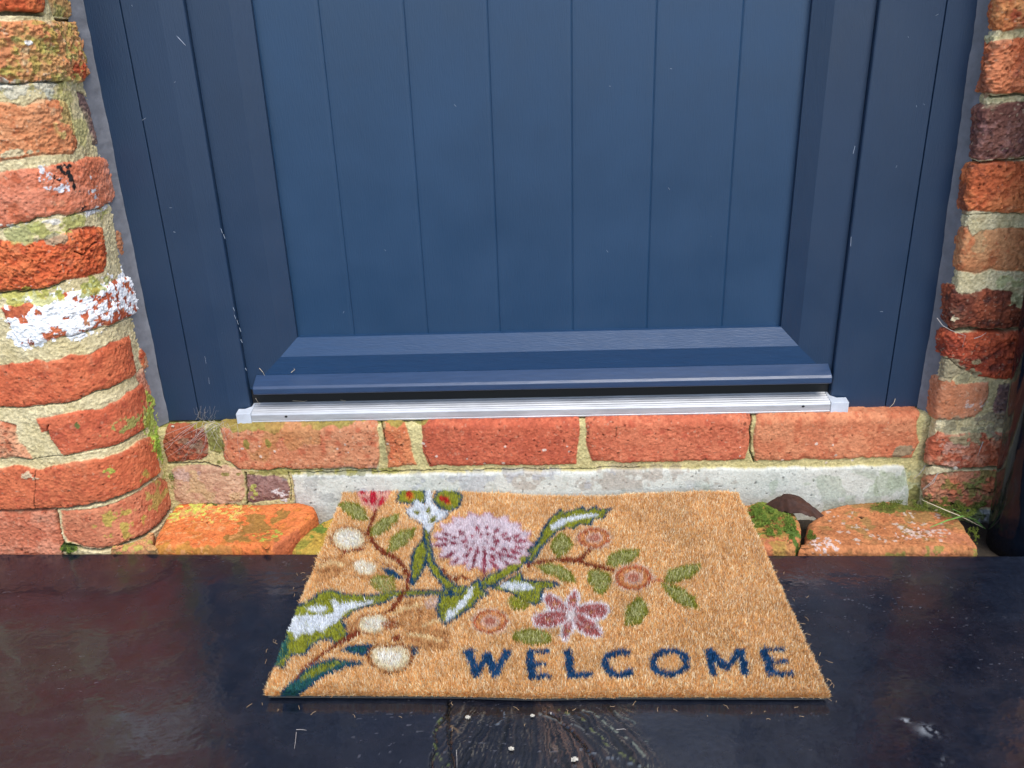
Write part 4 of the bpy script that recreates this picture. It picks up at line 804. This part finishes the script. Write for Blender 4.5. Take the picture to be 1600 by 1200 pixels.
# ------------------------------------------------------------------ moss, grass, straw, leaf, chips
def tufts(name,areas,label,n_per,size,cols):
    V=[];C=[]; k=0
    for (x,y,rx,ry,ax,val,dens) in areas:
        n=int(n_per*dens); t=rng.random(n)*2*math.pi; r=np.sqrt(rng.random(n)); X=x+rx*r*np.cos(t); Y=y+ry*r*np.sin(t); keep=fbm(X*.01,Y*.01,X*0,.06,4,int(x)%40)>-.02; X,Y=X[keep],Y[keep]
        p=hit(X,Y,ax,val); n=len(p); out=np.array([0,-.5,.8]) if ax==1 else np.array([0,-.1,1.]); bump=.0016*(1+fbm(X*.01,Y*.01,X*0,.05,2,3))
        p=p+out*(bump*rng.random(n))[:,None]
        d=rng.normal(0,.7,(n,3))+out; d/=np.linalg.norm(d,axis=1)[:,None]; w_=rng.normal(0,1,(n,3)); w_/=np.linalg.norm(w_,axis=1)[:,None]; s=size*(.6+.8*rng.random(n))
        V.append(np.stack([p-w_*(s*.3)[:,None],p+w_*(s*.3)[:,None],p+d*s[:,None]],1)); c=alb(cols[0])+(alb(cols[1])-alb(cols[0]))*rng.random((n,1)); C.append(np.repeat(c,3,0))
    V=np.concatenate(V).reshape(-1,3); C=np.concatenate(C); o=mesh_np(name,V,np.arange(len(V)).reshape(-1,3),M_moss,None,C,smooth=False)
    tag(o,label,'moss',kind='stuff'); return o
tufts('moss',[(1190,806,24,16,2,.013,1.4),(1180,800,12,12,2,.015,.6),(1222,816,24,12,2,.012,.8),(1236,832,11,18,2,.009,1.3),(1210,830,16,8,2,.012,.5)],'bright green moss cushion on the small brick right of the mat',3600,.0019,[(84,112,24),(158,176,62)])
tufts('moss',[(1430,790,70,8,2,.013,1.3),(1495,800,30,10,2,.014,.8),(1268,838,7,9,2,.008,.5),(1520,838,10,18,2,-.01,.5)],'dark green moss strip along the back of the large lichen-specked brick',4000,.0018,[(84,100,20),(146,146,44)])
tufts('moss',[(108,858,14,6,2,.004,.6),(246,703,7,26,1,-.015,.35),(268,752,5,12,1,.0,.2)],'small moss patch at the foot of the left pier',3000,.0016,[(96,116,26),(156,170,60)])
def blade(name,pts,w,m,label,cat,group=None):
    V=[];F=[]; P=[Vector(p) for p in pts]; n=len(P)
    for i,p in enumerate(P):
        d=(P[min(i+1,n-1)]-P[max(i-1,0)]).normalized(); s=d.cross(Vector((0,0,1))).normalized()*w*math.sin(math.pi*(.12+.88*(1-i/(n-1))**1)) ; V+=[tuple(p-s),tuple(p+Vector((0,0,-w*.5))),tuple(p+s),tuple(p+Vector((0,0,w*.2)))]
    for i in range(n-1):
        for k in range(4): F.append((i*4+k,i*4+(k+1)%4,i*4+4+(k+1)%4,i*4+4+k))
    F+=[(0,1,2,3),(n*4-4,n*4-3,n*4-2,n*4-1)]
    m_=MB(); m_.add(V,F); o=m_.build(name,m,smooth=False); return tag(o,label,cat,group)
def pz(px,py,z): return hit(np.array([float(px)]),np.array([float(py)]),2,z)[0]
blade('grass_blade',[pz(1536,824,-.01),pz(1520,816,.006),pz(1500,806,.016),pz(1475,796,.022),pz(1441,781,.026)],.0014,M_straw,'pale dry grass blade reaching furthest left over the lichen-specked brick','grass blade','grass blades by the drainpipe')
blade('grass_blade',[pz(1536,822,-.01),pz(1525,812,.004),pz(1505,806,.016),pz(1480,813,.020),pz(1453,824,.017)],.0016,M_grass,'green grass blade bending down onto the lichen-specked brick','grass blade','grass blades by the drainpipe')
blade('grass_blade',[pz(1540,826,-.014),pz(1525,815,.0),pz(1512,806,.010),pz(1488,795,.020)],.0020,M_grass,'short broad green grass blade beside the black drainpipe','grass blade','grass blades by the drainpipe')
def strawset(specs,m,label,group,name='dry_straw',cat='straw',r=.0005):
    for i,(pts,ax,val,lift,lb) in enumerate(specs):
        P=[]
        for k,(x,y) in enumerate(pts):
            p=hit(np.array([float(x)]),np.array([float(y)]),ax,val)[0]; q=math.sin(math.pi*k/(len(pts)-1))*lift; p=p+(np.array([0,-q,0]) if ax==1 else np.array([0,0,q])); P.append(tuple(p))
        mb=MB(); mb.tube(P,r,5,lambda t:1-.55*t); o=mb.build(name,m); tag(o,lb or label,cat,group)
# tangle of dead roots below the left frame foot
rt=MB(); random.seed(9)
for i in range(30):
    x=random.gauss(330,13); y=656+random.uniform(0,8); pts=[]; dx=random.gauss(-.35,.7); cv=random.uniform(-12,12); L=random.choice([14,22,30,44,62])
    for k in range(9):
        f=k/8; pts.append(tuple(hit(np.array([x+dx*L*f+cv*math.sin(f*3.1)+random.uniform(-1.5,1.5)]),np.array([y+L*f]),1,-.004-.010*math.sin(math.pi*f)*random.random())[0]))
    rt.tube(pts,random.uniform(.00012,.00032),4,lambda t:1-.6*t)
for i in range(12):
    x=random.gauss(315,10); dx=random.uniform(-2.5,2.5); pts=[tuple(hit(np.array([x+dx*k+random.uniform(-2,2)]),np.array([656.-k*random.uniform(2,4.5)]),1,.0235)[0]) for k in range(6)]; rt.tube(pts,.00010,4)
o=rt.build('root_tangle',M_pale); tag(o,'tangle of pale dead roots under the left foot of the door frame','dead roots',kind='stuff')
SG='bits of dry straw'
strawset([([(1464,497),(1472,508),(1484,515),(1508,524),(1504,542)],1,-.028,.002,'bent pale straw in the dark joint of the right pier, nearest the frame'),
 ([(1522,529),(1532,525),(1541,520)],1,-.027,.001,'short pale straw by the dark joint of the right pier, near the drainpipe'),
 ([(1446,727),(1438,737),(1428,748)],1,-.006,.002,'pale straw leaning across the joint beside the pale stone block'),
 ([(1466,739),(1455,752),(1443,763)],1,-.027,.002,'upper of two pale straws on the mossy lowest brick of the right pier'),
 ([(1464,742),(1458,753),(1442,765)],1,-.026,.002,'lower of two pale straws on the mossy lowest brick of the right pier'),
 ([(1536,690),(1530,702),(1528,712)],1,-.028,.002,'thin straw on the chipped brick just left of the drainpipe')],M_pale,'',SG,r=.0006)
strawset([([(1399,668-45),(1396,630),(1388,638),(1380,642)],1,.022,.001,'brown straw hanging at the joint of the right door frame'),
 ([(392,619),(400,626),(406,633)],2,.165,.004,'dry straw at the left end of the metal threshold'),
 ([(455,626),(475,629),(480,626)],2,.163,.002,'curled dry straw on the metal threshold near its left end'),
 ([(525,624),(540,628),(536,632)],2,.162,.002,'short dry straw lying on the ribbed top of the threshold'),
 ([(405,575),(411,581),(414,588)],1,.035,.001,'pale straw stuck above the left end of the weather bar'),
 ([(455,582),(461,577),(459,575)],1,.035,.001,'tiny curled straw stuck on the bottom rail of the door'),
 ([(964,1145),(966,1165)],2,.001,.001,None)][:6],M_straw,'',SG,r=.0005)
strawset([([(963,1140),(975,1140),(978,1140)],2,.001,.001,'short pale straw lying flat on the slate right of the dirty patch'),([(463,1140),(472,1141),(479,1141)],2,.001,.001,'short pale straw lying flat on the slate below the mat corner'),([(463,1144),(462,1158),(460,1170)],2,.001,.001,'short pale straw on the slate pointing away from the door, below the left mat corner'),([(713,1172),(714,1186),(714,1199)],2,.001,.001,'thin white straw along the crack in the slate')],M_pale,'',SG,r=.0003)
# curled dead leaf in the gap
us=np.linspace(0,1,40); vs=np.linspace(-1,1,24); U,V=np.meshgrid(us,vs,indexing='ij')
a=pz(1190,784,.006); b=pz(1285,800,.006); cdir=(b-a); wdt=.021*np.sin(np.pi*np.clip(U*.96+.02,0,1))**.6*(1+.45*fbm(U,V*0,U*0,.13,3,8))
Xp=a[0]+cdir[0]*U; Yp=a[1]-.012+cdir[1]*U+V*wdt*1.0; Zp=.004+.024*np.sin(np.pi*U)*(1-.0*V)-.010*V*V+.006*fbm(U,V,U*0,.3,4,5)
P=np.stack([Xp,Yp,Zp],-1).reshape(-1,3); F=gridF(40,24); Pb=P.copy(); Pb[:,2]-=.0006
o=mesh_np('dead_leaf',np.concatenate([P,Pb]),np.concatenate([F,F[:,::-1]+len(P)]),M_leaf); tag(o,'curled dark brown dead leaf in the gap between the mossy brick and the large brick','leaf')
# small stones and chips
def pebble(px,py,r,z,label,sd):
    rg=np.random.default_rng(sd); p=pz(px,py,z); nu,nv=16,10; V=[]
    for i in range(nu):
        for j in range(nv+1):
            th=2*math.pi*i/nu; ph=math.pi*j/nv; d=np.array([math.cos(th)*math.sin(ph),math.sin(th)*math.sin(ph),math.cos(ph)]); k=1+.25*float(vnoise(np.array(d[0]*1.5+sd),np.array(d[1]*1.5),np.array(d[2]*1.5),sd)); V.append(p+d*r*.6*k*np.array([1.2,1,.55])+np.array([0,0,r*.4]))
    F=[(i*(nv+1)+j,((i+1)%nu)*(nv+1)+j,((i+1)%nu)*(nv+1)+j+1,i*(nv+1)+j+1) for i in range(nu) for j in range(nv)]
    V=[tuple(np.round((np.array(v)-p)/(r*.42))*r*.42+p) if i%3 else tuple(v) for i,v in enumerate(V)]; m=MB(); m.add(V,F); o=m.build('pebble',M_stone); tag(o,label,'pebble','white stone chips on the slate')
pebble(731,1122,.0036,0,'white stone chip just in front of the mat, left of the dirt streak',1)
pebble(799,1171,.0036,0,'white stone chip in the middle of the dirt streak near the picture bottom',2)
pebble(832,1119,.0028,0,'white stone chip tucked closest under the front edge of the mat',3)
pebble(898,1188,.0042,0,'white stone chip at the lower right of the brown dirt streak',4)
pebble(270,667,.0030,.142,'pale stone chip at the foot of the grey sealant on the left',5)
pebble(1493,733,.0044,.063,'pale chip in the dark joint low on the right pier',6)

# shed coir fibres lying on the slate round the mat
mb=MB(); random.seed(21)
for i in range(66):
    t=random.random()
    if i%3==0: x,y=random.uniform(400,1310),1100+abs(random.gauss(0,16))
    elif i%3==1: y=random.uniform(880,1110); x=417+(1095-y)*.38-abs(random.gauss(3,14))
    else: y=random.uniform(880,1110); x=1296-(1095-y)*.44+abs(random.gauss(3,14))
    p=Vector(pz(x,y,.0004)); a=random.uniform(0,6.28); L=random.uniform(.002,.008); c=random.uniform(-.0015,.0015)
    d=Vector((math.cos(a),math.sin(a),0)); n_=Vector((-d.y,d.x,0)); mb.tube([p,p+d*L*.5+n_*c+Vector((0,0,.0006)),p+d*L],.00016,4)
o=mb.build('loose_fibres',mat('loose_coir',(.62,.40,.20),.8)); tag(o,'scattered short tan coir fibres shed on the slate around the mat','fibres',kind='stuff')
